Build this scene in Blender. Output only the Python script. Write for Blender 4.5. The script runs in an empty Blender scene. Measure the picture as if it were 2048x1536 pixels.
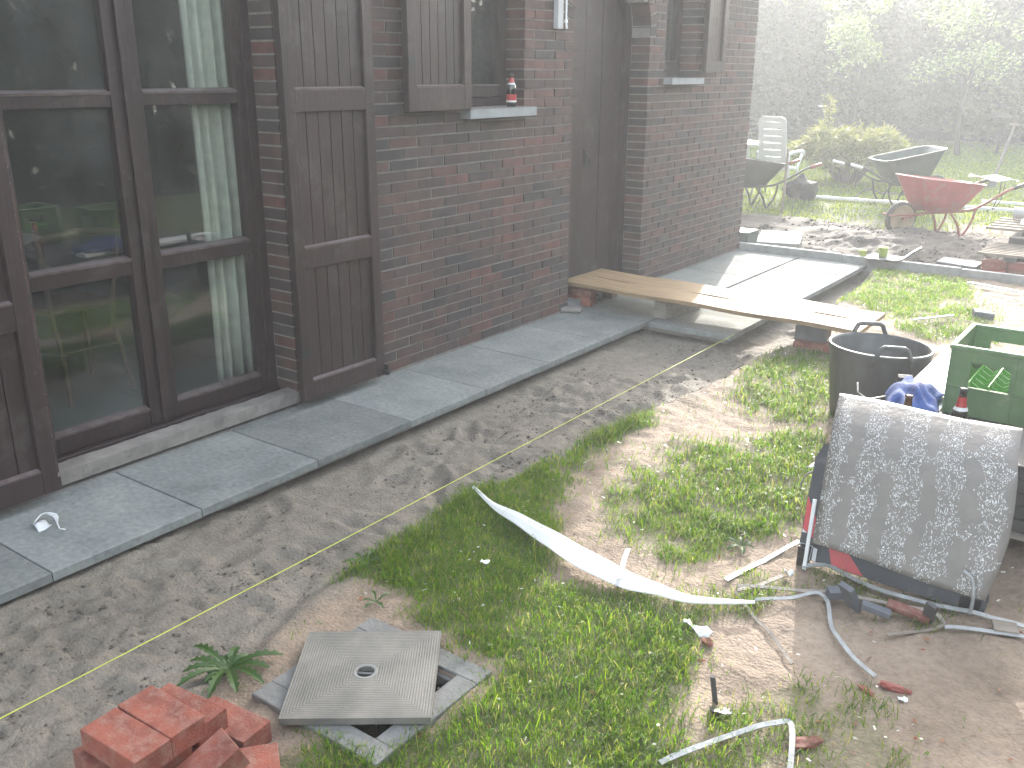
import bpy, math, random
import numpy as np
from mathutils import Vector, Matrix, Euler
random.seed(7); RNG = np.random.default_rng(7)
sc = bpy.context.scene
col = sc.collection
R_ = math.radians

# ------------------------------------------------------------ camera, world, sun, exposure
cam = bpy.data.objects.new('camera', bpy.data.cameras.new('camera')); col.objects.link(cam); sc.camera = cam
CM = ((0.8071198, -0.1913881, 0.5585053), (0.5903696, 0.2542289, -0.7660492), (0.0046245, 0.9480181, 0.3181829))
m4 = Matrix(CM).to_4x4(); m4.translation = Vector((3.48, 0, 1.61)); cam.matrix_world = m4
cam.data.sensor_width = 36; cam.data.lens = 32.84; cam.data.clip_start = 0.02; cam.data.clip_end = 400

SUN_EL, SUN_AZ = R_(19.5), R_(-17.5)        # azimuth measured from +Y towards +X
S = Vector((math.sin(SUN_AZ)*math.cos(SUN_EL), math.cos(SUN_AZ)*math.cos(SUN_EL), math.sin(SUN_EL)))
world = bpy.data.worlds.new('World'); sc.world = world; world.use_nodes = True
wn = world.node_tree; bg = wn.nodes['Background']
sky = wn.nodes.new('ShaderNodeTexSky'); sky.sky_type = 'NISHITA'; sky.sun_disc = False
sky.sun_elevation = SUN_EL; sky.sun_rotation = SUN_AZ % (2*math.pi); sky.air_density = 1.2; sky.dust_density = 3.0
hsv = wn.nodes.new('ShaderNodeHueSaturation'); hsv.inputs['Saturation'].default_value = 0.5; hsv.inputs['Value'].default_value = 0.42; wn.links.new(sky.outputs[0], hsv.inputs['Color']); wn.links.new(hsv.outputs[0], bg.inputs[0])   # thin veil of cloud greys the blue; bg.inputs[1].default_value = 0.15
sl = bpy.data.lights.new('sun', 'SUN'); sl.energy = 3.2; sl.angle = R_(0.6); sl.color = (1, .96, .89)
sun = bpy.data.objects.new('sun', sl); col.objects.link(sun); sun.rotation_euler = S.to_track_quat('Z', 'Y').to_euler(); sun.location = (-4, 10, 9)
sc.view_settings.view_transform = 'Standard'; sc.view_settings.look = 'None'; sc.view_settings.exposure = 1.3; sc.view_settings.gamma = 1
sc.view_settings.use_curve_mapping = False
sc.cycles.max_bounces = 6; sc.cycles.volume_bounces = 0; sc.cycles.transparent_max_bounces = 8; sc.cycles.transmission_bounces = 4
sc.cycles.caustics_reflective = False; sc.cycles.caustics_refractive = False; sc.cycles.use_denoising = True; sc.cycles.sample_clamp_indirect = 4
HAZE, ANISO = 0.0078, 0.38

# ------------------------------------------------------------ noise helpers
_L = RNG.random((256, 256))
def vn(x, y):
    x = np.asarray(x, float); y = np.asarray(y, float)
    xi = np.floor(x).astype(int); yi = np.floor(y).astype(int); fx = x-xi; fy = y-yi
    fx = fx*fx*(3-2*fx); fy = fy*fy*(3-2*fy)
    a = _L[xi & 255, yi & 255]; b = _L[(xi+1) & 255, yi & 255]; c = _L[xi & 255, (yi+1) & 255]; d = _L[(xi+1) & 255, (yi+1) & 255]
    return (a*(1-fx)+b*fx)*(1-fy)+(c*(1-fx)+d*fx)*fy
def fbm(x, y, s, o=4, g=.5):
    t = 0; a = 1; n = 0
    for k in range(o):
        t = t+a*vn(np.asarray(x)*s+17.3*k, np.asarray(y)*s+5.1*k); n += a; a *= g; s *= 2.03
    return t/n
def sst(a, b, x):
    t = np.clip((x-a)/(b-a), 0, 1); return t*t*(3-2*t)
def inpoly(x, y, P):
    r = np.zeros(np.shape(x), bool); n = len(P)
    for i in range(n):
        x1, y1 = P[i]; x2, y2 = P[(i+1) % n]
        if y1 == y2: continue
        c = ((y1 > y) != (y2 > y)) & (x < (x2-x1)*(y-y1)/(y2-y1)+x1); r ^= c
    return r

# ------------------------------------------------------------ materials
MATS = {}
def N(nt, t, **k):
    n = nt.nodes.new(t)
    for a, b in k.items(): setattr(n, a, b)
    return n
def ramp(nt, stops, interp='LINEAR'):
    r = N(nt, 'ShaderNodeValToRGB'); e = r.color_ramp.elements; r.color_ramp.interpolation = interp
    while len(e) > 1: e.remove(e[0])
    e[0].position = stops[0][0]; e[0].color = (*stops[0][1], 1)
    for p, c in stops[1:]:
        q = e.new(p); q.color = (*c, 1)
    return r
def mat(name, c1, c2=None, scale=8, rough=.6, bump=.2, bscale=None, metal=0, stretch=None, rvar=.12, spec=.5, dist=.01, coat=0, detail=6):
    """a surface with noise-driven colour between c1 and c2, fine relief and uneven gloss"""
    m = bpy.data.materials.new(name); m.use_nodes = True; nt = m.node_tree; b = nt.nodes['Principled BSDF']
    tc = N(nt, 'ShaderNodeTexCoord'); mp = N(nt, 'ShaderNodeMapping'); nt.links.new(tc.outputs['Object'], mp.inputs[0])
    if stretch: mp.inputs['Scale'].default_value = stretch
    n1 = N(nt, 'ShaderNodeTexNoise'); n1.inputs['Scale'].default_value = scale; n1.inputs['Detail'].default_value = detail; n1.inputs['Roughness'].default_value = .6
    nt.links.new(mp.outputs[0], n1.inputs[0])
    c2 = c2 or tuple(v*.75 for v in c1)
    r = ramp(nt, [(.32, c2), (.68, c1)]); nt.links.new(n1.outputs[0], r.inputs[0]); nt.links.new(r.outputs[0], b.inputs['Base Color'])
    mr = N(nt, 'ShaderNodeMapRange'); mr.inputs[3].default_value = rough-rvar; mr.inputs[4].default_value = min(1, rough+rvar)
    nt.links.new(n1.outputs[0], mr.inputs[0]); nt.links.new(mr.outputs[0], b.inputs['Roughness'])
    if bump:
        n2 = N(nt, 'ShaderNodeTexNoise'); n2.inputs['Scale'].default_value = bscale or scale*5; n2.inputs['Detail'].default_value = 5
        nt.links.new(mp.outputs[0], n2.inputs[0]); bp = N(nt, 'ShaderNodeBump'); bp.inputs['Strength'].default_value = bump; bp.inputs['Distance'].default_value = dist
        nt.links.new(n2.outputs[0], bp.inputs['Height']); nt.links.new(bp.outputs[0], b.inputs['Normal'])
    b.inputs['Metallic'].default_value = metal; b.inputs['Specular IOR Level'].default_value = spec
    if coat: b.inputs['Coat Weight'].default_value = coat
    MATS[name] = m; return m
def leafmat(name, stops, transl=.5, rough=.35, gloss=.5):
    m = bpy.data.materials.new(name); m.use_nodes = True; nt = m.node_tree; b = nt.nodes['Principled BSDF']; out = nt.nodes['Material Output']
    g = N(nt, 'ShaderNodeNewGeometry'); r = ramp(nt, stops); nt.links.new(g.outputs['Random Per Island'], r.inputs[0])
    nt.links.new(r.outputs[0], b.inputs['Base Color']); b.inputs['Roughness'].default_value = rough; b.inputs['Specular IOR Level'].default_value = gloss
    t = N(nt, 'ShaderNodeBsdfTranslucent'); mx = N(nt, 'ShaderNodeMixShader'); mx.inputs[0].default_value = transl
    hs = N(nt, 'ShaderNodeHueSaturation'); hs.inputs['Value'].default_value = 1.7; hs.inputs['Saturation'].default_value = 1.1; hs.inputs['Hue'].default_value = .49
    nt.links.new(r.outputs[0], hs.inputs['Color']); nt.links.new(hs.outputs[0], t.inputs[0])
    nt.links.new(b.outputs[0], mx.inputs[1]); nt.links.new(t.outputs[0], mx.inputs[2]); nt.links.new(mx.outputs[0], out.inputs[0])
    MATS[name] = m; return m

def brickmat(name, stops, streak=True):
    m = mat(name, (.2, .1, .08), rough=.75, bump=.5, scale=30, bscale=160, dist=.004); nt = m.node_tree; b = nt.nodes['Principled BSDF']
    oi = N(nt, 'ShaderNodeObjectInfo'); g = N(nt, 'ShaderNodeNewGeometry'); a = N(nt, 'ShaderNodeMath', operation='ADD'); f = N(nt, 'ShaderNodeMath', operation='FRACT')
    nt.links.new(oi.outputs['Random'], a.inputs[0]); nt.links.new(g.outputs['Random Per Island'], a.inputs[1]); nt.links.new(a.outputs[0], f.inputs[0])
    r = ramp(nt, stops); nt.links.new(f.outputs[0], r.inputs[0])
    n = N(nt, 'ShaderNodeTexNoise'); n.inputs['Scale'].default_value = 12; n.inputs['Detail'].default_value = 6; nt.links.new(g.outputs['Position'], n.inputs[0])
    r2 = ramp(nt, [(.3, (.6, .6, .62)), (.72, (1.25, 1.2, 1.15))]); nt.links.new(n.outputs[0], r2.inputs[0])
    mx = N(nt, 'ShaderNodeMix', data_type='RGBA', blend_type='MULTIPLY'); mx.inputs[0].default_value = 1
    nt.links.new(r.outputs[0], mx.inputs[6]); nt.links.new(r2.outputs[0], mx.inputs[7]); nt.links.new(mx.outputs[2], b.inputs['Base Color'])
    return m
brickmat('facade_brick', [(0, (.046, .040, .038)), (.18, (.090, .054, .047)), (.36, (.064, .053, .050)), (.52, (.105, .057, .048)), (.66, (.080, .058, .052)), (.84, (.128, .058, .048)), (.94, (.044, .042, .043)), (1, (.10, .078, .068))])
brickmat('red_brick', [(0, (.22, .060, .038)), (.5, (.27, .08, .052)), (1, (.20, .070, .050))])
def dusty(m, c, lo, hi, sc_):
    nt = m.node_tree; b = nt.nodes['Principled BSDF']; src = b.inputs['Base Color'].links[0].from_socket; n = N(nt, 'ShaderNodeTexNoise'); n.inputs['Scale'].default_value = sc_; n.inputs['Detail'].default_value = 8; n.inputs['Roughness'].default_value = .7
    g = N(nt, 'ShaderNodeNewGeometry'); nt.links.new(g.outputs['Position'], n.inputs['Vector']); q = ramp(nt, [(lo, (0, 0, 0)), (hi, (1, 1, 1))]); nt.links.new(n.outputs[0], q.inputs[0])
    x = N(nt, 'ShaderNodeMix', data_type='RGBA'); nt.links.new(q.outputs[0], x.inputs[0]); nt.links.new(src, x.inputs[6]); x.inputs[7].default_value = (*c, 1); nt.links.new(x.outputs[2], b.inputs['Base Color'])
dusty(MATS['red_brick'], (.30, .18, .14), .46, .78, 34)
mat('mortar', (.27, .25, .225), (.18, .165, .15), scale=20, rough=.9, bump=.4)
mat('brown_wood', (.044, .026, .025), (.028, .017, .017), scale=10, stretch=(1, 1, .12), rough=.42, bump=.25, bscale=60)
mat('lit_ledge_wood', (.16, .13, .125), (.09, .06, .058), scale=20, rough=.35, bump=.15)  # paler wood: highlight along the rail tops put into the colour
mat('roof_tile', (.12, .06, .045), (.07, .045, .04), scale=4, rough=.7)
mat('bluestone_sill', (.30, .31, .31), (.22, .23, .235), scale=12, rough=.55)
mat('old_concrete', (.30, .27, .24), (.17, .155, .14), scale=9, rough=.85, bump=.5)
mat('pvc_light', (.5, .5, .5), (.4, .4, .4), rough=.4, bump=0)
mat('black_iron', (.03, .03, .03), (.02, .018, .018), rough=.5, bump=.3)
mat('fabric_curtain', (.50, .51, .45), (.38, .39, .34), scale=14, rough=.9, bump=.3)
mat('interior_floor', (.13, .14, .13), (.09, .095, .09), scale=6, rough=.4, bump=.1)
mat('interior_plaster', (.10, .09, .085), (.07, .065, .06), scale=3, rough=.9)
mat('chair_wood', (.13, .075, .045), (.08, .05, .03), rough=.4)
mat('kerb_concrete', (.36, .36, .34), (.24, .24, .23), scale=14, rough=.8, bump=.5)
mat('plank_wood', (.36, .25, .14), (.21, .145, .085), scale=7, stretch=(.5, 5, 5), rough=.6, bump=.35, bscale=30, spec=.12)
mat('grey_wood', (.33, .30, .26), (.2, .18, .16), scale=9, stretch=(.6, 4, 4), rough=.6)
mat('pallet_wood', (.30, .26, .21), (.18, .155, .125), scale=8, spec=.1, rough=.85)
mat('cover_concrete', (.30, .295, .27), (.19, .19, .175), scale=11, rough=.7, bump=.35, bscale=180, dist=.003)
mat('frame_concrete', (.22, .215, .20), (.14, .14, .13), scale=18, rough=.8, bump=.4)
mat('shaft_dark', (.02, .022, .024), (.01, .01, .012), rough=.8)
mat('foam_white', (.80, .82, .82), (.66, .69, .70), scale=60, rough=.5, bump=.4, bscale=150, dist=.003)
mat('band_grey', (.38, .39, .38), (.26, .26, .255), scale=25, rough=.35, bump=.2)
mat('band_brown', (.33, .28, .23), (.22, .19, .16), scale=25, rough=.45, bump=.2)
mat('white_plastic', (.78, .79, .79), (.66, .67, .67), scale=9, rough=.35, bump=.05)
mat('tub_rubber', (.055, .056, .056), (.13, .13, .125), scale=6, stretch=(1, 1, .35), rough=.45, bump=.2, rvar=.15)
mat('crate_green', (.12, .21, .085), (.08, .15, .065), scale=8, rough=.45, bump=.1)
mat('crate_bright', (.13, .42, .05), (.10, .33, .05), scale=8, rough=.4, bump=.1)
mat('cloth_blue', (.022, .075, .27), (.014, .04, .16), scale=16, rough=.85, bump=.3)
mat('glass_brown', (.10, .035, .012), (.06, .02, .01), rough=.12, bump=0, rvar=.03, coat=.6)
mat('glass_dark', (.015, .012, .010), (.01, .01, .01), rough=.12, bump=0, rvar=.03, coat=.6)
mat('label_red', (.42, .03, .035), (.35, .025, .03), rough=.4, bump=0)
mat('label_white', (.72, .72, .70), (.6, .6, .58), rough=.45, bump=0)
mat('board_black', (.022, .023, .028), (.014, .014, .018), scale=6, rough=.42, bump=.1)
mat('board_red', (.55, .03, .035), (.46, .025, .03), scale=6, rough=.35, bump=0)
mat('board_white', (.72, .72, .73), (.6, .6, .6), scale=6, rough=.35, bump=0)
mat('slab_dark', (.085, .08, .08), (.05, .048, .05), scale=8, rough=.7)
mat('block_grey', (.15, .155, .17), (.09, .095, .105), scale=12, rough=.7)
mat('barrow_red', (.42, .05, .05), (.30, .045, .04), scale=5, rough=.4, bump=.1)
mat('barrow_green', (.012, .04, .03), (.010, .024, .02), scale=5, rough=.35)
mat('barrow_black', (.018, .018, .02), (.03, .028, .027), scale=5, rough=.45)
mat('steel_grey', (.22, .22, .21), (.12, .12, .115), scale=14, rough=.4, metal=.5)
mat('rusty_red', (.30, .06, .045), (.22, .07, .05), scale=10, rough=.5)
mat('tyre', (.05, .045, .04), (.10, .085, .065), scale=10, rough=.85)
mat('rim_tan', (.42, .31, .18), (.30, .23, .15), scale=9, rough=.6)
mat('yellow_green', (.50, .62, .10), (.42, .52, .08), rough=.35, bump=0)
mat('chair_plastic', (.62, .66, .66), (.52, .56, .56), scale=5, rough=.4, bump=0)
mat('bag_black', (.018, .018, .02), (.01, .01, .012), spec=.2, rough=.6, bump=.6, bscale=14, dist=.05)
mat('bark', (.06, .05, .04), (.03, .026, .02), scale=9, stretch=(1, 1, .3), rough=.9, bump=.6)
mat('string_yellow', (.62, .66, .10), (.5, .55, .08), rough=.6, bump=0)
mat('dark_green_box', (.06, .085, .075), (.04, .06, .055), rough=.5)
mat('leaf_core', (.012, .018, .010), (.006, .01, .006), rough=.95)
leafmat('grass_blade', [(0, (.045, .115, .014)), (.35, (.09, .185, .022)), (.7, (.14, .225, .03)), (.92, (.20, .23, .05)), (1, (.33, .29, .13))], transl=.62, rough=.5, gloss=.22)
leafmat('far_grass', [(0, (.09, .14, .022)), (.5, (.15, .20, .03)), (1, (.22, .25, .06))], transl=.6, rough=.6, gloss=.1)
leafmat('weed_leaf', [(0, (.05, .11, .025)), (1, (.09, .16, .04))], transl=.4, rough=.35)
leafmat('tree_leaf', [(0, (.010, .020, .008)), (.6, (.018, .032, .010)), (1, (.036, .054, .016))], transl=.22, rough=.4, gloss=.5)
leafmat('tree_leaf_warm', [(0, (.020, .034, .009)), (.6, (.045, .065, .014)), (1, (.10, .12, .03))], transl=.4, rough=.35, gloss=.6)
leafmat('bush_leaf', [(0, (.11, .13, .04)), (.6, (.17, .19, .06)), (1, (.24, .24, .10))], transl=.45, rough=.4)
leafmat('sparkle_leaf', [(0, (.07, .11, .03)), (.6, (.14, .19, .07)), (1, (.26, .30, .16))], transl=.5, rough=.3, gloss=.6)  # sun sparkle on the leaves put into this pale colour
leafmat('petal', [(0, (.62, .60, .50)), (1, (.75, .74, .68))], transl=.35, rough=.4)
leafmat('dry_leaf', [(0, (.20, .08, .04)), (1, (.32, .15, .07))], transl=.3, rough=.5)

leafmat('foam_strip', [(0, (.82, .84, .84)), (1, (.85, .87, .87))], transl=.5, rough=.5, gloss=.2)
MATS['foam_strip'].node_tree.nodes['Hue/Saturation/Value'].inputs['Value'].default_value = 1
dusty(MATS['brown_wood'], (.085, .07, .064), .52, .80, 6); dusty(MATS['brown_wood'], (.13, .115, .10), .64, .74, 28)
dusty(MATS['crate_green'], (.22, .24, .17), .55, .8, 22); dusty(MATS['barrow_red'], (.22, .16, .12), .52, .75, 9); dusty(MATS['board_black'], (.09, .085, .08), .55, .8, 14)
def paving_material():
    m = bpy.data.materials.new('paving_stone'); m.use_nodes = True; nt = m.node_tree; b = nt.nodes['Principled BSDF']
    g = N(nt, 'ShaderNodeNewGeometry'); oi = N(nt, 'ShaderNodeObjectInfo')
    n1 = N(nt, 'ShaderNodeTexNoise'); n1.inputs['Scale'].default_value = 3.2; n1.inputs['Detail'].default_value = 8; n1.inputs['Roughness'].default_value = .65
    n2 = N(nt, 'ShaderNodeTexNoise'); n2.inputs['Scale'].default_value = 45; n2.inputs['Detail'].default_value = 4
    n3 = N(nt, 'ShaderNodeTexVoronoi'); n3.inputs['Scale'].default_value = 38; n3.inputs['Randomness'].default_value = 1
    for n in (n1, n2, n3): nt.links.new(g.outputs['Position'], n.inputs['Vector'])
    r = ramp(nt, [(.25, (.135, .145, .140)), (.45, (.20, .212, .204)), (.58, (.235, .245, .232)), (.75, (.29, .295, .275))]); nt.links.new(n1.outputs[0], r.inputs[0])
    r2 = ramp(nt, [(.3, (.82, .82, .82)), (.7, (1.12, 1.12, 1.1))]); nt.links.new(n2.outputs[0], r2.inputs[0])
    # rain spots: small darker wet drops
    r3 = ramp(nt, [(.10, (.62, .64, .66)), (.17, (1, 1, 1))]); nt.links.new(n3.outputs['Distance'], r3.inputs[0])
    mx = N(nt, 'ShaderNodeMix', data_type='RGBA', blend_type='MULTIPLY'); mx.inputs[0].default_value = 1
    mx2 = N(nt, 'ShaderNodeMix', data_type='RGBA', blend_type='MULTIPLY'); mx2.inputs[0].default_value = .55
    hs = N(nt, 'ShaderNodeHueSaturation'); mr = N(nt, 'ShaderNodeMapRange'); mr.inputs[3].default_value = .84; mr.inputs[4].default_value = 1.14
    nt.links.new(oi.outputs['Random'], mr.inputs[0]); nt.links.new(mr.outputs[0], hs.inputs['Value']); nt.links.new(r.outputs[0], hs.inputs['Color'])
    nt.links.new(hs.outputs[0], mx.inputs[6]); nt.links.new(r2.outputs[0], mx.inputs[7]); nt.links.new(mx.outputs[2], mx2.inputs[6]); nt.links.new(r3.outputs[0], mx2.inputs[7])
    nt.links.new(mx2.outputs[2], b.inputs['Base Color'])
    rr = N(nt, 'ShaderNodeMapRange'); rr.inputs[1].default_value = .3; rr.inputs[2].default_value = .7; rr.inputs[3].default_value = .55; rr.inputs[4].default_value = .9; b.inputs['Specular IOR Level'].default_value = .06
    nt.links.new(n1.outputs[0], rr.inputs[0]); nt.links.new(rr.outputs[0], b.inputs['Roughness'])
    ad = N(nt, 'ShaderNodeMath', operation='MULTIPLY_ADD'); ad.inputs[1].default_value = .6; nt.links.new(n3.outputs['Distance'], ad.inputs[0]); nt.links.new(n2.outputs[0], ad.inputs[2])
    bp = N(nt, 'ShaderNodeBump'); bp.inputs['Strength'].default_value = .35; bp.inputs['Distance'].default_value = .004; nt.links.new(ad.outputs[0], bp.inputs['Height']); nt.links.new(bp.outputs[0], b.inputs['Normal'])
    MATS['paving_stone'] = m
paving_material()

def ground_material():
    m = bpy.data.materials.new('garden_soil'); m.use_nodes = True; nt = m.node_tree; b = nt.nodes['Principled BSDF']
    g = N(nt, 'ShaderNodeNewGeometry')
    at = N(nt, 'ShaderNodeAttribute', attribute_name='soil'); sp = N(nt, 'ShaderNodeSeparateColor'); nt.links.new(at.outputs['Color'], sp.inputs[0])
    n1 = N(nt, 'ShaderNodeTexNoise'); n1.inputs['Scale'].default_value = 2.6; n1.inputs['Detail'].default_value = 9; n1.inputs['Roughness'].default_value = .68
    n2 = N(nt, 'ShaderNodeTexNoise'); n2.inputs['Scale'].default_value = 42; n2.inputs['Detail'].default_value = 6; n2.inputs['Roughness'].default_value = .7
    for n in (n1, n2): nt.links.new(g.outputs['Position'], n.inputs['Vector'])
    def rm(stops):
        r = ramp(nt, stops); nt.links.new(n1.outputs[0], r.inputs[0]); return r.outputs[0]
    bed = rm([(.3, (.155, .135, .108)), (.5, (.19, .166, .133)), (.7, (.225, .198, .16))])
    lawn = rm([(.3, (.17, .125, .088)), (.5, (.27, .205, .15)), (.72, (.36, .28, .21))])
    dark = rm([(.3, (.040, .034, .029)), (.55, (.085, .073, .062)), (.75, (.15, .13, .11))])
    turf = rm([(.3, (.035, .060, .014)), (.6, (.065, .105, .022)), (.8, (.11, .14, .035))])
    def mix(a, c, f):
        x = N(nt, 'ShaderNodeMix', data_type='RGBA'); nt.links.new(f, x.inputs[0]); nt.links.new(a, x.inputs[6]); nt.links.new(c, x.inputs[7]); return x.outputs[2]
    c = mix(bed, lawn, sp.outputs[0]); c = mix(c, dark, sp.outputs[1]); c = mix(c, turf, sp.outputs[2])
    r2 = ramp(nt, [(.28, (.72, .70, .68)), (.5, (1, 1, 1)), (.75, (1.2, 1.18, 1.14))]); nt.links.new(n2.outputs[0], r2.inputs[0])
    mx = N(nt, 'ShaderNodeMix', data_type='RGBA', blend_type='MULTIPLY'); mx.inputs[0].default_value = 1; nt.links.new(c, mx.inputs[6]); nt.links.new(r2.outputs[0], mx.inputs[7])
    nt.links.new(mx.outputs[2], b.inputs['Base Color']); b.inputs['Roughness'].default_value = .82; b.inputs['Specular IOR Level'].default_value = .35
    bp = N(nt, 'ShaderNodeBump'); bp.inputs['Strength'].default_value = .75; bp.inputs['Distance'].default_value = .012
    n3 = N(nt, 'ShaderNodeTexNoise'); n3.inputs['Scale'].default_value = 90; n3.inputs['Detail'].default_value = 6; nt.links.new(g.outputs['Position'], n3.inputs['Vector'])
    nt.links.new(n3.outputs[0], bp.inputs['Height']); nt.links.new(bp.outputs[0], b.inputs['Normal'])
    MATS['garden_soil'] = m
ground_material()

def glass_material():
    m = bpy.data.materials.new('window_glass'); m.use_nodes = True; nt = m.node_tree; nt.nodes.remove(nt.nodes['Principled BSDF']); out = nt.nodes['Material Output']
    t = N(nt, 'ShaderNodeBsdfTransparent'); t.inputs[0].default_value = (.92, .94, .92, 1); gl = N(nt, 'ShaderNodeBsdfGlossy'); gl.inputs['Roughness'].default_value = .01; gl.inputs[0].default_value = (1, 1, 1, 1)
    fr = N(nt, 'ShaderNodeFresnel'); fr.inputs[0].default_value = 1.9; mx = N(nt, 'ShaderNodeMixShader')
    ge = N(nt, 'ShaderNodeNewGeometry'); iv = N(nt, 'ShaderNodeMath', operation='SUBTRACT'); iv.inputs[0].default_value = 1; mu = N(nt, 'ShaderNodeMath', operation='MULTIPLY')   # reflection counted once, on the outer face of each sheet
    nt.links.new(ge.outputs['Backfacing'], iv.inputs[1]); nt.links.new(iv.outputs[0], mu.inputs[0]); nt.links.new(fr.outputs[0], mu.inputs[1]); nt.links.new(mu.outputs[0], mx.inputs[0]); nt.links.new(t.outputs[0], mx.inputs[1]); nt.links.new(gl.outputs[0], mx.inputs[2]); df = N(nt, 'ShaderNodeBsdfDiffuse'); df.inputs[0].default_value = (.7, .7, .68, 1); mz = N(nt, 'ShaderNodeMixShader'); ns = N(nt, 'ShaderNodeTexNoise'); ns.inputs['Scale'].default_value = 3; ns.inputs['Detail'].default_value = 8; mm = N(nt, 'ShaderNodeMapRange'); mm.inputs[1].default_value = .35; mm.inputs[2].default_value = .8; mm.inputs[3].default_value = .0; mm.inputs[4].default_value = .05   # dust and smears
    nt.links.new(ge.outputs['Position'], ns.inputs['Vector']); nt.links.new(ns.outputs[0], mm.inputs[0]); nt.links.new(mm.outputs[0], mz.inputs[0]); nt.links.new(mx.outputs[0], mz.inputs[1]); nt.links.new(df.outputs[0], mz.inputs[2]); nt.links.new(mz.outputs[0], out.inputs[0])
    MATS['window_glass'] = m
glass_material()

def spattered_material():
    """grey sheet whose bands of white flecks run down it"""
    m = mat('spattered_sheet', (.215, .192, .168), (.165, .148, .130), scale=10, rough=.55, bump=.2); nt = m.node_tree; b = nt.nodes['Principled BSDF']
    tc = N(nt, 'ShaderNodeTexCoord'); uv = tc.outputs['UV']
    mp = N(nt, 'ShaderNodeMapping'); mp.inputs['Scale'].default_value = (1, .62, 1); nt.links.new(uv, mp.inputs[0])
    nz = N(nt, 'ShaderNodeTexNoise'); nz.inputs['Scale'].default_value = 26; nt.links.new(mp.outputs[0], nz.inputs[0])
    vm = N(nt, 'ShaderNodeVectorMath', operation='MULTIPLY_ADD'); vm.inputs[1].default_value = (.05, .05, 0); nt.links.new(nz.outputs['Color'], vm.inputs[0]); nt.links.new(mp.outputs[0], vm.inputs[2])
    vo = N(nt, 'ShaderNodeTexVoronoi'); vo.inputs['Scale'].default_value = 140; nt.links.new(vm.outputs[0], vo.inputs['Vector'])
    fl = N(nt, 'ShaderNodeMath', operation='LESS_THAN'); fl.inputs[1].default_value = .33; nt.links.new(vo.outputs['Distance'], fl.inputs[0])
    sx = N(nt, 'ShaderNodeSeparateXYZ'); nt.links.new(uv, sx.inputs[0])
    n4 = N(nt, 'ShaderNodeTexNoise'); n4.inputs['Scale'].default_value = 5.5; nt.links.new(uv, n4.inputs[0])
    wv = N(nt, 'ShaderNodeMath', operation='MULTIPLY_ADD'); wv.inputs[1].default_value = 29.5; nt.links.new(sx.outputs[0], wv.inputs[0]); nt.links.new(n4.outputs[0], wv.inputs[2])
    si = N(nt, 'ShaderNodeMath', operation='SINE'); nt.links.new(wv.outputs[0], si.inputs[0])
    n5 = N(nt, 'ShaderNodeTexNoise'); n5.inputs['Scale'].default_value = 9; n5.inputs['Detail'].default_value = 6; nt.links.new(uv, n5.inputs[0])
    sm = N(nt, 'ShaderNodeMath', operation='MULTIPLY_ADD'); sm.inputs[1].default_value = .20; nt.links.new(si.outputs[0], sm.inputs[0]); nt.links.new(n5.outputs[0], sm.inputs[2])
    gt = N(nt, 'ShaderNodeMath', operation='GREATER_THAN'); gt.inputs[1].default_value = .42; nt.links.new(sm.outputs[0], gt.inputs[0])
    an = N(nt, 'ShaderNodeMath', operation='MULTIPLY'); nt.links.new(fl.outputs[0], an.inputs[0]); nt.links.new(gt.outputs[0], an.inputs[1])
    cs = b.inputs['Base Color'].links[0].from_socket
    mx = N(nt, 'ShaderNodeMix', data_type='RGBA'); nt.links.new(an.outputs[0], mx.inputs[0]); nt.links.new(cs, mx.inputs[6]); mx.inputs[7].default_value = (.62, .62, .60, 1)
    nt.links.new(mx.outputs[2], b.inputs['Base Color'])
spattered_material()

def cover_material():
    """concentric square ribs on the concrete cover as fine relief"""
    m = mat('ribbed_cover', (.225, .21, .18), (.13, .125, .11), scale=9, rough=.62, bump=0); nt = m.node_tree; b = nt.nodes['Principled BSDF']
    tc = N(nt, 'ShaderNodeTexCoord'); sx = N(nt, 'ShaderNodeSeparateXYZ'); nt.links.new(tc.outputs['Object'], sx.inputs[0])
    ax = N(nt, 'ShaderNodeMath', operation='ABSOLUTE'); ay = N(nt, 'ShaderNodeMath', operation='ABSOLUTE'); nt.links.new(sx.outputs[0], ax.inputs[0]); nt.links.new(sx.outputs[1], ay.inputs[0])
    mxx = N(nt, 'ShaderNodeMath', operation='MAXIMUM'); nt.links.new(ax.outputs[0], mxx.inputs[0]); nt.links.new(ay.outputs[0], mxx.inputs[1])
    mu = N(nt, 'ShaderNodeMath', operation='MULTIPLY'); mu.inputs[1].default_value = 2*math.pi/.0075; nt.links.new(mxx.outputs[0], mu.inputs[0])
    si = N(nt, 'ShaderNodeMath', operation='SINE'); nt.links.new(mu.outputs[0], si.inputs[0])
    bp = N(nt, 'ShaderNodeBump'); bp.inputs['Strength'].default_value = .45; bp.inputs['Distance'].default_value = .0009; nt.links.new(si.outputs[0], bp.inputs['Height'])
    n2 = N(nt, 'ShaderNodeTexNoise'); n2.inputs['Scale'].default_value = 120; nt.links.new(tc.outputs['Object'], n2.inputs[0])
    bp2 = N(nt, 'ShaderNodeBump'); bp2.inputs['Strength'].default_value = .3; bp2.inputs['Distance'].default_value = .003; nt.links.new(n2.outputs[0], bp2.inputs['Height']); nt.links.new(bp.outputs[0], bp2.inputs['Normal'])
    nt.links.new(bp2.outputs[0], b.inputs['Normal'])
cover_material()

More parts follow.
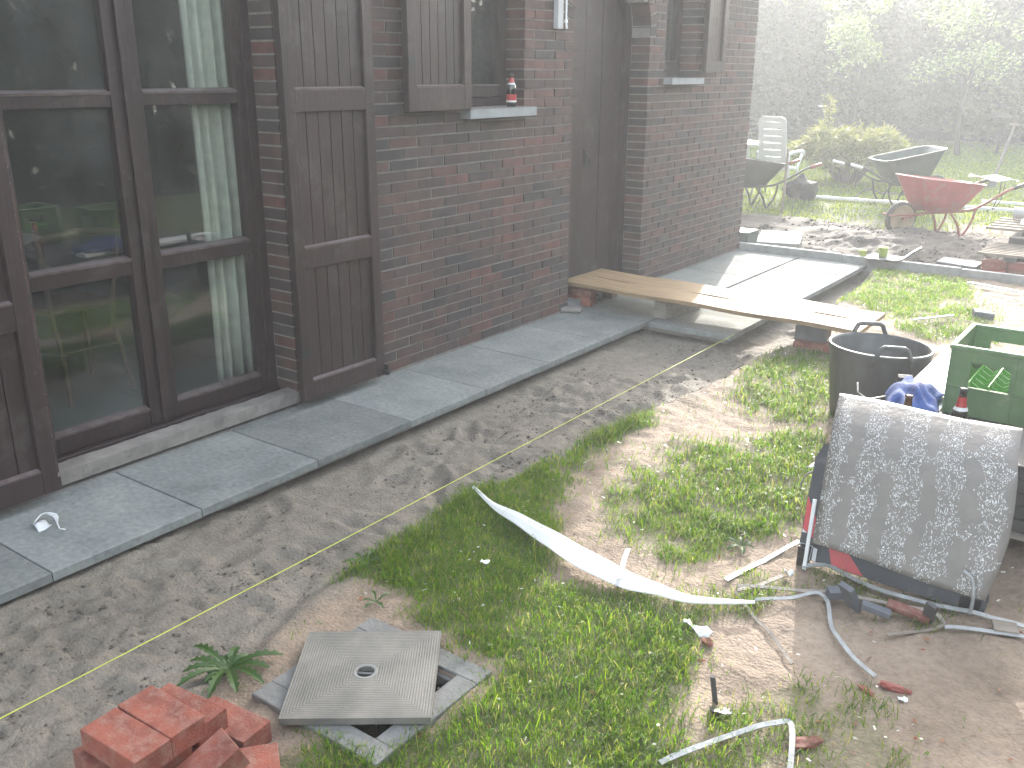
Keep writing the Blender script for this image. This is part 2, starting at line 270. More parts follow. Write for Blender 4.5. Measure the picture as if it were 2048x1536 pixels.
# ------------------------------------------------------------ object helpers
ORIG = {}
def link(o): col.objects.link(o); return o
def thing(name, label, cat, loc=(0, 0, 0), group=None):
    o = link(bpy.data.objects.new(name, None)); o.location = loc; o.empty_display_size = .1
    o['label'] = label; o['category'] = cat
    if group: o['group'] = group
    ORIG[o.name] = Vector(loc); return o
def tag(o, label, cat, group=None):
    o['label'] = label; o['category'] = cat
    if group: o['group'] = group
    return o
class MB:
    def __init__(s): s.v = []; s.f = []; s.uv = None
    def add(s, V, F):
        n = len(s.v); s.v += [tuple(p) for p in V]; s.f += [tuple(i+n for i in f) for f in F]; return s
    def box(s, x0, x1, y0, y1, z0, z1, rot=None, piv=None, taper=0):
        V = [(x, y, z) for z in (z0, z1) for y in (y0, y1) for x in (x0, x1)]
        if rot:
            p = Vector(piv or ((x0+x1)/2, (y0+y1)/2, (z0+z1)/2)); E_ = Euler(rot).to_matrix(); V = [tuple(p+E_ @ (Vector(q)-p)) for q in V]
        return s.add(V, [(0, 2, 3, 1), (4, 5, 7, 6), (0, 1, 5, 4), (2, 6, 7, 3), (0, 4, 6, 2), (1, 3, 7, 5)])
    def tube(s, P, r, n=8, cap=True, rr=None):
        P = [Vector(p) for p in P]; V = []; F = []; up = Vector((.13, .31, .94)).normalized(); prev = None
        for i, p in enumerate(P):
            a = P[max(i-1, 0)]; b = P[min(i+1, len(P)-1)]; d = (b-a).normalized()
            if prev is None:
                u = d.cross(up)
                if u.length < .1: u = d.cross(Vector((1, 0, 0)))
                u.normalize()
            else: u = (prev-d*prev.dot(d)).normalized()
            prev = u; w = d.cross(u); q = rr[i] if rr else r
            for k in range(n):
                t = 2*math.pi*k/n; V.append(p+(u*math.cos(t)+w*math.sin(t))*q)
        for i in range(len(P)-1):
            for k in range(n): F.append((i*n+k, i*n+(k+1) % n, (i+1)*n+(k+1) % n, (i+1)*n+k))
        if cap: F.append(tuple(range(n-1, -1, -1))); F.append(tuple((len(P)-1)*n+k for k in range(n)))
        return s.add(V, F)
    def lathe(s, prof, c, n=24, sx=1, sy=1):
        V = []; F = []; m = len(prof)
        for k in range(n):
            t = 2*math.pi*k/n
            for r, z in prof: V.append((c[0]+r*math.cos(t)*sx, c[1]+r*math.sin(t)*sy, c[2]+z))
        for k in range(n):
            for i in range(m-1): F.append((k*m+i, ((k+1) % n)*m+i, ((k+1) % n)*m+i+1, k*m+i+1))
        return s.add(V, F)
    def prism(s, poly, z0, z1):
        n = len(poly); V = [(x, y, z0) for x, y in poly]+[(x, y, z1) for x, y in poly]
        return s.add(V, [tuple(range(n-1, -1, -1)), tuple(range(n, 2*n))]+[(i, (i+1) % n, n+(i+1) % n, n+i) for i in range(n)])
    def sheet(s, G, th):
        """grid of points G[i][j] thickened by th along its normals"""
        n = len(G); m = len(G[0]); G = [[Vector(p) for p in r] for r in G]; V = []; W = []
        for i in range(n):
            for j in range(m):
                du = G[min(i+1, n-1)][j]-G[max(i-1, 0)][j]; dv = G[i][min(j+1, m-1)]-G[i][max(j-1, 0)]; nn = du.cross(dv)
                nn = nn.normalized() if nn.length > 1e-9 else Vector((0, 0, 1)); V.append(G[i][j]); W.append(G[i][j]-nn*th)
        k = n*m; F = []
        for i in range(n-1):
            for j in range(m-1):
                a, b, c, d = i*m+j, i*m+j+1, (i+1)*m+j+1, (i+1)*m+j; F.append((a, d, c, b)); F.append((k+a, k+b, k+c, k+d))
        per = [(0, j) for j in range(m)]+[(i, m-1) for i in range(1, n)]+[(n-1, j) for j in range(m-2, -1, -1)]+[(i, 0) for i in range(n-2, 0, -1)]
        for q in range(len(per)):
            a = per[q][0]*m+per[q][1]; b_ = per[(q+1) % len(per)]; b = b_[0]*m+b_[1]; F.append((a, b, k+b, k+a))
        return s.add(V+W, F)
    def build(s, name, m, parent=None, smooth=False, bevel=0):
        o0 = ORIG.get(parent.name, Vector()) if parent else Vector()
        me = bpy.data.meshes.new(name); me.from_pydata([tuple(Vector(p)-o0) for p in s.v], [], s.f); me.materials.append(MATS[m] if isinstance(m, str) else m)
        if smooth: me.polygons.foreach_set('use_smooth', [True]*len(me.polygons))
        o = link(bpy.data.objects.new(name, me))
        if parent: o.parent = parent; ORIG[o.name] = o0
        if bevel:
            b = o.modifiers.new('bevel', 'BEVEL'); b.width = bevel; b.segments = 2; b.limit_method = 'ANGLE'
        return o
def top_at(o, loc):
    """move a top-level mesh's origin to loc"""
    v = Vector(loc); o.data.transform(Matrix.Translation(-v)); o.location = v; return o
def copy_tree(o, parent=None):
    c = o.copy(); link(c); c.parent = parent
    for ch in o.children: copy_tree(ch, c)
    return c
def fast_mesh(name, V, F4, m, attr=None):
    me = bpy.data.meshes.new(name); V = np.asarray(V, np.float32); F4 = np.asarray(F4, np.int32); k = F4.shape[1]
    me.vertices.add(len(V)); me.vertices.foreach_set('co', V.ravel()); me.loops.add(F4.size); me.loops.foreach_set('vertex_index', F4.ravel())
    me.polygons.add(len(F4)); me.polygons.foreach_set('loop_start', np.arange(0, F4.size, k, dtype=np.int32)); me.polygons.foreach_set('loop_total', np.full(len(F4), k, np.int32))
    me.update(calc_edges=True); me.materials.append(MATS[m]); return link(bpy.data.objects.new(name, me))

# ------------------------------------------------------------ the ground
GR = {'A': [[1.36, 2.01], [1.34, 2.24], [1.35, 2.43], [1.33, 2.72], [1.55, 2.74], [1.76, 2.63], [1.89, 2.45], [1.92, 2.34], [1.92, 2.19], [2.01, 2.29], [2.13, 2.34], [2.27, 2.43], [2.41, 2.47], [2.49, 2.39], [2.5, 2.23], [2.59, 2.01], [2.6, 1.91], [2.72, 1.73], [2.6, .9], [1.9, .9], [1.85, 1.25], [2.11, 1.45], [2.13, 1.79], [1.98, 1.87], [1.8, 1.91], [1.65, 1.98], [1.44, 1.98]],
 'B': [[1.37, 3.39], [1.44, 3.97], [1.53, 3.82], [1.50, 3.33], [1.6, 2.95], [1.60, 2.68], [1.33, 2.7], [1.34, 3.15]],
 'C': [[1.76, 2.96], [1.76, 3.39], [1.86, 3.68], [1.97, 3.99], [2.17, 4.22], [2.31, 4.02], [2.47, 3.49], [2.48, 3.17], [2.35, 3.07], [2.35, 2.75], [2.23, 2.62], [1.93, 2.71]],
 'D': [[1.62, 4.55], [1.59, 4.97], [1.55, 5.45], [1.83, 5.66], [2.3, 5.2], [2.25, 4.52], [2.11, 4.26], [1.9, 4.28], [1.71, 4.41]],
 'E': [[1.64, 3.66], [1.8, 3.75], [1.84, 3.66], [1.71, 3.53]], 'E2': [[1.55, 3.31], [1.68, 3.44], [1.73, 3.34], [1.6, 3.22]],
 'F': [[1.45, 6.93], [1.36, 7.89], [1.35, 8.38], [2.0, 8.38], [2.24, 7.64], [2.44, 7.31], [2.6, 6.4], [2.14, 6.3], [1.72, 6.86]],
 'G': [[2.74, 2.12], [2.85, 2.29], [3.05, 2.25], [3.15, 2.09], [2.95, 1.5], [2.67, 1.5]], 'G2': [[2.61, 2.98], [2.77, 2.9], [3.09, 2.87], [2.96, 2.81], [2.68, 2.87]], 'G3': [[2.30, 2.45], [2.59, 2.84], [2.62, 2.7], [2.45, 2.35]]}
DENS = {'A': 1, 'B': .8, 'C': .72, 'D': .62, 'E': .4, 'E2': .4, 'F': .55, 'G': .55, 'G2': .7, 'G3': .45}
EY = [-3, .8, 1.3, 1.77, 2.16, 2.7, 3.48, 4.19, 4.6, 5.1, 5.75, 6.3, 7.4, 8.2, 9]; EX = [1.5, 1.5, 1.5, 1.40, 1.33, 1.31, 1.40, 1.43, 1.50, 1.47, 1.60, 1.50, 1.42, 1.32, 1.3]
def grassmask(x, y, soft=0):
    wx = x+(fbm(x, y, 9, 3)-.5)*.16; wy = y+(fbm(x+31, y+7, 9, 3)-.5)*.2
    g = np.zeros(np.shape(x))
    if soft: wx = wx+RNG.normal(size=np.shape(x))*soft; wy = wy+RNG.normal(size=np.shape(x))*soft*1.3
    for k, P in GR.items(): g = np.maximum(g, inpoly(wx, wy, P)*DENS[k])
    return g
def farlawn(x, y): return sst(10.9, 11.9, y+(fbm(x, y, 1.2, 3)-.5)*1.6-np.clip(x, 0, 3)*.05)
STEPS = [(RNG.uniform(.65, 1.35), RNG.uniform(.9, 6.2), RNG.uniform(0, 3.14), RNG.uniform(.10, .15), RNG.uniform(.04, .055)) for _ in range(75)]
def cells(x, y, s):
    x = x*s; y = y*s; xi = np.floor(x).astype(int); yi = np.floor(y).astype(int); d1 = np.full(np.shape(x), 9.); d2 = d1.copy()
    for a in (-1, 0, 1):
        for b in (-1, 0, 1):
            cx = xi+a+_L[(xi+a) & 255, (yi+b) & 255]; cy = yi+b+_L[(yi+b+91) & 255, (xi+a+37) & 255]; d = np.hypot(x-cx, y-cy); d2 = np.minimum(d2, np.maximum(d, d1)); d1 = np.minimum(d1, d)
    return d1, d2-d1
def height(x, y):
    xe = np.interp(y, EY, EX)+(fbm(x*.3, y, 3.5, 3)-.5)*.16
    s = sst(xe-.07, xe+.03, x); near = sst(1.0, 2.6, y)
    bedz = -.045-.045*near-.04*sst(5.4, 6.0, y)
    bed = bedz+(fbm(x, y, 5, 4)-.5)*.022+(fbm(x+9, y, 22, 3)-.5)*.018
    rid = 1-np.abs(2*fbm(x+3, y+8, 6, 4)-1)*5; bed = bed-.010*np.clip(rid, 0, 1)*sst(.45, .6, fbm(x, y, 1.6, 2))
    c1, ce = cells(x+.25*fbm(x, y, 5, 2), y*.8+.25*fbm(x+7, y, 5, 2), 8.5); msk = sst(.40, .56, fbm(x+2, y+2, 1.3, 2)); bed = bed-msk*(.013*(1-sst(.0, .16, ce)))+msk*.010*(_L[(np.floor(x*8.5)).astype(int) & 255, 3]-.5)*0+msk*.006*(1-c1)
    for fx, fy, fa, fl, fw in STEPS:
        dx = x-fx; dy = y-fy; u = dx*math.cos(fa)+dy*math.sin(fa); v = -dx*math.sin(fa)+dy*math.cos(fa); q = (u/fl)**2+(v/fw)**2
        bed = bed-.014*np.exp(-q**2*1.2)+.0035*np.exp(-q**2*1.2)*np.sin(u*2*math.pi/.034+4*v/fw)+.007*np.exp(-((np.sqrt(q)-1.25)/.22)**2)
    lawn = -.018+(fbm(x, y, 2.2, 4)-.5)*.05+(fbm(x, y, 17, 4)-.5)*.022+(fbm(x+5, y+5, 55, 2)-.5)*.008
    h = bed*(1-s)+lawn*s
    # worked earth beyond the kerb
    d = sst(8.48, 8.6, y)*(1-sst(11.0, 12.0, y)); clod = (fbm(x, y, 3.1, 5, .6)-.5)*.20+(fbm(x+2, y, 14, 3)-.5)*.05
    m = np.zeros(np.shape(x))
    for cx, cy, a, r in [(1.25, 10.15, .13, .33), (1.75, 9.75, .12, .35), (.7, 9.75, .09, .45), (.1, 10.1, .06, .35), (1.35, 9.35, .07, .4), (.3, 9.2, .05, .3)]:
        m = m+a*np.exp(-((x-cx)**2+(y-cy)**2)/(r*r))
    h = h*(1-d)+(-.05+clod*.8+m-.07*np.exp(-((y-8.75)/.2)**2))*d
    f = sst(11.2, 12.2, y); h = h*(1-f)+(fbm(x, y, .6, 3)-.5)*.05*f
    # under the paving, the house and in the inspection chamber
    pav = (x < .60)*(y < 8.5)+(x < 1.215)*(y > 5.49)*(y < 8.5); h = np.where(pav > 0, np.minimum(h, -.052), h)
    h = np.where((x < -.02)*(y < 8.42) > 0, -.06, h)
    h = np.where((x > 1.25)*(x < 3.5)*(y > 8.38)*(y < 8.5) > 0, np.minimum(h, .0), h)
    k = (np.abs(x-1.875) < .145)*(np.abs(y-1.555) < .145); h = np.where(k > 0, -.45, h)
    k2 = (np.abs(x-1.875) < .235)*(np.abs(y-1.555) < .235)*(1-k); h = np.where(k2 > 0, np.minimum(h, -.016), h)
    return h
def grow(a, st, g, end):
    r = [a]
    while abs(r[-1]) < abs(end): st *= g; r.append(r[-1]+st)
    return r
xs = np.array(sorted(set(np.round(grow(.5, -.03, 1.25, -58)+list(np.arange(.5, 3.8, .0165))+grow(3.8, .018, 1.12, 45), 4))))
ys = np.array(sorted(set(np.round(grow(.7, -.03, 1.2, -30)+list(np.arange(.7, 9, .0185))+list(np.arange(9, 13, .035))+grow(13, .05, 1.08, 70), 4))))
XX, YY = np.meshgrid(xs, ys, indexing='ij'); ZZ = height(XX, YY)
nx, ny = XX.shape; idx = np.arange(nx*ny).reshape(nx, ny)
Fq = np.stack([idx[:-1, :-1], idx[1:, :-1], idx[1:, 1:], idx[:-1, 1:]], -1).reshape(-1, 4)
ground = fast_mesh('ground', np.stack([XX, YY, ZZ], -1).reshape(-1, 3), Fq, 'garden_soil'); ground['kind'] = 'structure'
ground.data.polygons.foreach_set('use_smooth', np.ones(len(Fq), bool))
xe_ = np.interp(YY, EY, EX); soil = np.ones((nx, ny, 4)); soil[..., 0] = sst(xe_-.05, xe_+.1, XX+(fbm(XX, YY, 6, 2)-.5)*.1)
soil[..., 1] = sst(8.4, 8.6, YY)*.85*(1-sst(10.9, 11.6, YY)); gm = grassmask(XX, YY)
soil[..., 2] = np.clip(np.maximum(gm*.55, np.maximum(farlawn(XX, YY), sst(3.6, 4.1, XX+(fbm(XX, YY, 2, 3)-.5)*.8)*.9)), 0, 1)
ca = ground.data.color_attributes.new('soil', 'FLOAT_COLOR', 'POINT'); ca.data.foreach_set('color', soil.reshape(-1).astype(np.float32))
def gz(x, y): return float(height(np.array([x]), np.array([y]))[0])

# ------------------------------------------------------------ paving and kerb
def slab_mesh():
    b = MB(); t = .299; e = .003
    b.add([(-t, -t, -.035), (t, -t, -.035), (t, t, -.035), (-t, t, -.035), (-t, -t, -e), (t, -t, -e), (t, t, -e), (-t, t, -e), (-t+e, -t+e, 0), (t-e, -t+e, 0), (t-e, t-e, 0), (-t+e, t-e, 0)],
          [(3, 2, 1, 0), (0, 1, 5, 4), (1, 2, 6, 5), (2, 3, 7, 6), (3, 0, 4, 7), (4, 5, 9, 8), (5, 6, 10, 9), (6, 7, 11, 10), (7, 4, 8, 11), (8, 9, 10, 11)])
    return b
path = MB().box(.01, .535, -3.0, 8.43, -.075, -.037).box(.535, 1.145, 5.56, 8.43, -.075, -.0375).build('path', 'old_concrete'); path['kind'] = 'structure'
sm_ = None
def slab(cx, cy, sy=1):
    global sm_
    if sm_ is None: o = slab_mesh().build('paving_slab', 'paving_stone'); sm_ = o.data
    else: o = link(bpy.data.objects.new('paving_slab', sm_))
    o.parent = path; o.location = (cx, cy, random.uniform(-.0015, .0015)); o.scale = (.989, sy*.993, 1); o.rotation_euler = (random.uniform(-.002, .002), random.uniform(-.002, .002), random.uniform(-.002, .002))
for k in range(-7, 12):
    y0 = 1.335+.598*k
    if y0 > 8.2: break
    h = min(.598, 8.435-y0); slab(.296, y0+h/2, h/.598)
for k in range(5): slab(.908, 5.50+.587*(k+.5), .587/.598)
kerb = MB().box(-.04, 5.0, 8.455, 8.488, -.14, -.06).build('kerb', 'old_concrete'); kerb['kind'] = 'structure'
for k in range(5):
    o = MB().box(-.04+k*1.0+.002, .956+k*1.0, 8.445, 8.497, -.06, .066+.0*k).build('kerb_stone', 'kerb_concrete', kerb, bevel=.006); o.location.z = -.006*k; o.rotation_euler.z = .0
# ------------------------------------------------------------ the house
house = thing('brick_house', 'dark red brick house with brown timber doors, windows and open shutters', 'house', (0, 0, 0))
OPEN = [(1.70, 2.955, .0, 2.28, 0), (4.265, 4.89, 1.40, 2.45, 0), (5.432, 6.47, .0, 1.85, .52), (6.715, 7.25, 1.56, 2.45, 0)]
YW0, YW1, ZW = -3.0, 8.44, 3.60
cuts = sorted({YW0, YW1} | {v for o in OPEN for v in o[:2]} | {5.432+.0519*k*2 for k in range(1, 10)})
wall = MB()
for a, b in zip(cuts[:-1], cuts[1:]):
    m = (a+b)/2; spans = [(-.05, ZW)]
    for (p, q, z0, z1, ar) in OPEN:
        if p < m < q:
            t = z1+(math.sqrt(max(0, ar*ar-(m-(p+q)/2)**2)) if ar else 0); spans = [s for s in ((-.05, z0), (t, ZW)) if s[1]-s[0] > .001]
    for z0, z1 in spans: wall.box(-.27, -.0048, a, b, z0, z1)
wall.box(-8, -.27, 8.16, 8.4335, -.05, ZW).box(-8, -7.73, YW0, 8.16, -.05, ZW).box(-7.73, -.27, YW0, YW0+.25, -.05, ZW)
# gable in steps up under the roof
for k in range(12):
    z0 = ZW+k*.27; w = 3.6*(1-k/12); wall.box(-4-w, -4+w, 8.16, 8.4335, z0, z0+.27).box(-4-w, -4+w, YW0, YW0+.25, z0, z0+.27)
wo = wall.build('wall', 'mortar', house)
rf = MB()
for s in (1, -1): rf.add([(-4, YW0-.2, 6.95), (-4, 8.6, 6.95), (-4+4.25*s, 8.6, 3.42), (-4+4.25*s, YW0-.2, 3.42), (-4, YW0-.2, 7.05), (-4, 8.6, 7.05), (-4+4.25*s, 8.6, 3.52), (-4+4.25*s, YW0-.2, 3.52)],
                          [(0, 1, 2, 3), (7, 6, 5, 4), (0, 3, 7, 4), (1, 5, 6, 2), (2, 6, 7, 3)])
rf.build('roof', 'roof_tile', house)
PB, PC, LB, HB = .22, .0575, .2095, .0485
bricks = []      # (x0,x1,y0,y1,z0,z1)
for c in range(int(ZW/PC)):
    z0 = .012+c*PC; z1 = z0+HB; zm = (z0+z1)/2; sol = [(YW0, YW1)]
    for (p, q, o0, o1, ar) in OPEN:
        if ar and zm > o1: hw = math.sqrt(max(0, (ar+.105)**2-(zm-o1)**2)); P_, Q_ = (p+q)/2-hw, (p+q)/2+hw
        elif o0 < zm < o1: P_, Q_ = p, q
        else: continue
        if Q_-P_ < .02: continue
        sol = [t for s in sol for t in ((s[0], min(s[1], P_)), (max(s[0], Q_), s[1])) if t[1]-t[0] > .02]
    for a, b in sol:
        y = a; first = True
        off = (c % 2)*.11
        k = math.floor((a-3.57-off)/PB); edges = [a]
        while True:
            e = 3.57+off+PB*k+LB
            if e > b-.03: break
            if e > a+.03: edges.append(e)
            k += 1
        edges.append(b)
        for i in range(len(edges)-1):
            y0 = edges[i]+(.0105 if i else 0); y1 = edges[i+1]
            if y1-y0 > .02:
                y0 -= .004*(i == 0 and a > YW0); y1 += .004*(i == len(edges)-2 and b < YW1); bricks.append((-.152 if (i == 0 and a > YW0) or (i == len(edges)-2 and b < YW1) else -.09, 0, y0, y1, z0, z1))
        if b < YW1 and any(abs(b-o[0]) < .02 for o in OPEN): pass
    bricks.append((-.3 if c % 2 else -.2, -.1, 8.34, 8.44, z0, z1))
    x = -.31 if c % 2 else -.21
    while x > -7.9 and c < 62: bricks.append((x-LB, x, 8.36, 8.44, z0, z1)); x -= PB
arch = []
for k in range(23):
    a = math.pi*(k+.5)/23; arch.append(a)
camv = Vector((3.48, 0, 1.61))
def seen(b):
    x, y, z = (b[0]+b[1])/2, (b[2]+b[3])/2, (b[4]+b[5])/2
    if z > 2.1 or y < 2.9 or x < -.17: return 9e9
    if b[1] == 0 and y < 3.52: return 9e9
    if b[1] == 0 and 3.74 < y < 4.27 and z > 1.42: return 9e9
    if b[1] < 0 and b[0] < -.1 and (y < 5 and z < 1.4 and y > 3.2): return 9e9
    if b[1] < 0 and b[3] < 5.44 and b[3] > 5.3: return 9e9
    if b[1] < -.09 and y > 8: return 9e9
    return (Vector((x, y, z))-camv).length/ (b[3]-b[2]+.1)*.2
order = sorted(range(len(bricks)), key=lambda i: seen(bricks[i])); solo = set(order[:300])
def brick_unit(seed):
    r = random.Random(seed); b = MB(); j = lambda: r.uniform(-.0016, .0016); V = []
    for z in (-.5, .5):
        for y in (-.5, .5):
            for x in (-.5, .5): V.append((x, y, z))
    e = .06
    b.add(V, [(0, 2, 3, 1), (4, 5, 7, 6), (0, 1, 5, 4), (2, 6, 7, 3), (0, 4, 6, 2), (1, 3, 7, 5)]); return b
bu = None; rest = MB()
for i, b in enumerate(bricks):
    c = ((b[0]+b[1])/2+random.uniform(-.0022, .0022), (b[2]+b[3])/2+random.uniform(-.001, .001), (b[4]+b[5])/2+random.uniform(-.001, .001)); d = (b[1]-b[0], b[3]-b[2], b[5]-b[4])
    if i in solo:
        if bu is None: o = brick_unit(1).build('brick', 'facade_brick'); bu = o.data
        else: o = link(bpy.data.objects.new('brick', bu))
        o.parent = house; o.location = c; o.scale = d; o.rotation_euler = (random.uniform(-.004, .004), 0, random.uniform(-.004, .004))
    else: rest.box(c[0]-d[0]/2, c[0]+d[0]/2, c[1]-d[1]/2, c[1]+d[1]/2, c[2]-d[2]/2, c[2]+d[2]/2)
for a in arch:
    cy, cz = 5.951+.572*math.cos(a), 1.85+.572*math.sin(a); rest.box(-.15, .001, cy-.05, cy+.05, cz-.0325, cz+.0325, rot=(a, 0, 0))
ro = rest.build('brickwork', 'facade_brick', house); ro['kind'] = 'stuff'

# french window: outer frame, two sashes with panes
fw = MB()
fw.box(-.23, -.155, 1.70, 1.745, .07, 2.28).box(-.23, -.155, 2.905, 2.955, .07, 2.28).box(-.23, -.155, 1.745, 2.905, 2.22, 2.28).box(-.235, -.135, 1.702, 2.953, .035, .075)
fwo = fw.build('french_window', 'brown_wood', house, bevel=.004); fwo['label'] = 'tall brown timber window doors with two sashes of three panes'
def sash(y0, y1, wl, wr):
    s = MB(); x0, x1 = -.215, -.16
    s.box(x0, x1, y0, y0+wl, .078, 2.215).box(x0, x1, y1-wr, y1, .078, 2.215)
    a, b = y0+wl, y1-wr
    for z0, z1 in ((.078, .155), (.772, .835), (1.462, 1.515), (2.16, 2.215)): s.box(x0, x1-.004, a, b, z0, z1)
    s.build('sash', 'brown_wood', fwo, bevel=.003)
    for z in (.155, .835, 1.515): MB().box(x0+.01, x1+.002, a-.0, b, z+.0006, z+.011, rot=(0, .25, 0)).build('glazing_bead', 'lit_ledge_wood', fwo)
    for z0, z1 in ((.155, .772), (.835, 1.462), (1.515, 2.16)): MB().box(-.193, -.189, a, b, z0, z1).build('pane', 'window_glass', fwo)
sash(1.745, 2.302, .043, .072); sash(2.304, 2.903, .071, .048)
MB().box(-.158, -.142, 2.283, 2.323, .08, 2.21).build('astragal', 'brown_wood', fwo, bevel=.004)
MB().box(-.155, -.095, 1.702, 2.953, .030, .052, rot=(0, .12, 0)).build('weather_bar', 'lit_ledge_wood', fwo)
# dark brick edge course and rough concrete step under it
for k in range(11): o = MB().box(-.15, -.082, 1.705+k*.1135, 1.705+k*.1135+.103, -.03, .028+random.uniform(-.003, .003)).build('brick', 'facade_brick', house)
st = MB(); G_ = [[(-.083+.083*j/4, 1.66+1.30*i/40, .024-.006*j/4+.0015*random.uniform(-1, 1)*(0 < j < 4)) for j in range(5)] for i in range(41)]; st.sheet(G_, .06); st.build('door_step', 'old_concrete', house)

def shutter(y0, y1, z0, z1, rails, planks, par, x=.045, rot=0.0):
    """framed and boarded shutter; rails = list of (z0,z1)"""
    f = MB(); w = .062; t = .042
    f.box(x, x+t, y0, y0+w, z0, z1).box(x, x+t, y1-w, y1, z0, z1)
    for a, b in rails: f.box(x+.001, x+t-.001, y0+w, y1-w, a, b)
    fo = f.build('shutter', 'brown_wood', par, bevel=.003)
    led = []
    for i in range(len(rails)-1):
        za, zb = rails[i][1], rails[i+1][0]; n = planks; pw = (y1-y0-2*w)/n
        for k in range(n):
            p = MB().box(x+.008+.002*(k % 2), x+.022, y0+w+k*pw+.0025, y0+w+(k+1)*pw-.0025, za, zb).build('plank', 'brown_wood', fo)
        MB().box(x+.02, x+t+.001, y0+w+.002, y1-w-.002, za-.0005, za+.009, rot=(0, .35, 0)).build('ledge', 'lit_ledge_wood', fo)
    for zz in (z0+.25, z1-.25):
        MB().box(x+t, x+t+.004, y0+.0, y0+.05, zz-.02, zz+.02).build('hinge', 'black_iron', fo)
    return fo
s1 = shutter(2.918, 3.49, .045, 2.28, [(.045, .14), (.70, .80), (1.425, 1.522), (2.19, 2.28)], 6, house); s1['label'] = 'tall boarded shutter folded back beside the window doors'
MB().box(.088, .12, 3.475, 3.495, .06, .075).box(.05, .11, 3.485, 3.497, .045, .10).build('shutter_catch', 'black_iron', s1)
s2 = shutter(1.085, 1.655, .045, 2.28, [(.045, .14), (.70, .80), (1.425, 1.522), (2.19, 2.28)], 6, house); s2['label'] = 'tall boarded shutter at the near side of the window doors'
s3 = shutter(3.745, 4.262, 1.405, 2.45, [(1.405, 1.525), (2.35, 2.45)], 6, house); s3['label'] = 'short boarded shutter beside the small window'
s4 = shutter(7.262, 7.62, 1.60, 2.45, [(1.60, 1.68), (2.36, 2.45)], 4, house); s4['label'] = 'short boarded shutter beside the farther window'
def small_window(y0, y1, z0, z1, label):
    f = MB(); f.box(-.2, -.14, y0, y0+.05, z0, z1).box(-.2, -.14, y1-.05, y1, z0, z1).box(-.2, -.14, y0+.05, y1-.05, z0, z0+.055).box(-.2, -.14, y0+.05, y1-.05, z1-.06, z1)
    o = f.build('window', 'brown_wood', house, bevel=.003); o['label'] = label
    s = MB(); a, b = y0+.052, y1-.052; s.box(-.185, -.125, a, a+.045, z0+.058, z1-.063).box(-.185, -.125, b-.045, b, z0+.058, z1-.063).box(-.185, -.126, a+.045, b-.045, z0+.058, z0+.12).box(-.185, -.126, a+.045, b-.045, z1-.12, z1-.063); s.build('sash', 'brown_wood', o, bevel=.003)
    MB().box(-.16, -.12, a+.045, b-.045, z0+.12, z0+.13).build('glazing_bead', 'lit_ledge_wood', o)
    MB().box(-.157, -.153, a+.045, b-.045, z0+.12, z1-.12).build('pane', 'window_glass', o)
    MB().box(-.155, .075, y0+.0025, y1-.0025, z0-.0, z0+.003).build('sill_bed', 'mortar', o)
small_window(4.265, 4.89, 1.40, 2.45, 'small brown casement window with a bottle on its sill'); small_window(6.715, 7.25, 1.56, 2.45, 'small brown window nearest the end of the house')
MB().box(.001, .075, 4.265, 4.915, 1.350, 1.402).box(-.15, .001, 4.27, 4.885, 1.352, 1.402).build('window_sill', 'bluestone_sill', house)
MB().box(.001, .075, 6.71, 7.265, 1.515, 1.562).box(-.15, .001, 6.72, 7.245, 1.517, 1.562).build('window_sill', 'bluestone_sill', house)
# boarded arched door
dr = MB(); dr.box(-.24, -.155, 5.432, 5.495, .05, 1.9).box(-.24, -.155, 6.40, 6.47, .05, 1.9)
for k in range(14):
    a0, a1 = math.pi*k/14, math.pi*(k+1)/14; am = (a0+a1)/2; dr.box(-.24, -.156, 5.951+.485*math.cos(am)-.036, 5.951+.485*math.cos(am)+.036, 1.85+.485*math.sin(am)-.058, 1.85+.485*math.sin(am)+.058, rot=(am, 0, 0))
do = dr.build('door', 'brown_wood', house, bevel=.003); do['label'] = 'arched door of wide vertical brown boards'
yb = [5.497, 5.672, 5.893, 6.117, 6.30, 6.398]
for k in range(5):
    ym = (yb[k]+yb[k+1])/2; top = 1.85+math.sqrt(max(0, .46**2-(ym-5.951)**2)); MB().box(-.225, -.196+.002*(k % 2), yb[k]+.003, yb[k+1]-.003, .055, top).build('plank', 'brown_wood', do)
h = MB(); h.box(-.196, -.188, 5.91, 5.955, .93, 1.07); h.tube([(-.175+.0*math.cos(t), 5.933+.035*math.sin(t), .985+.035*math.cos(t)) for t in [i*2*math.pi/16 for i in range(17)]], .006, 6, cap=False); h.box(-.19, -.17, 5.925, 5.94, 1.012, 1.03)
h.build('door_handle', 'black_iron', do)
MB().box(-.26, .0, 5.435, 6.468, -.02, .05).build('door_sill', 'bluestone_sill', house)
c_ = MB().box(.004, .042, 5.185, 5.245, 1.858, 3.4).build('wall_pipe', 'pvc_light', house, bevel=.004); c_['label'] = 'pale pipe on the brick between small window and arched door'
MB().tube([(.05, 5.262, 3.4), (.05, 5.262, 1.90), (.055, 5.262, 1.86)], .006, 8).tube([(.05, 5.262, 1.915), (.05, 5.262, 1.895)], .011, 8).build('wall_cable', 'white_plastic', house)
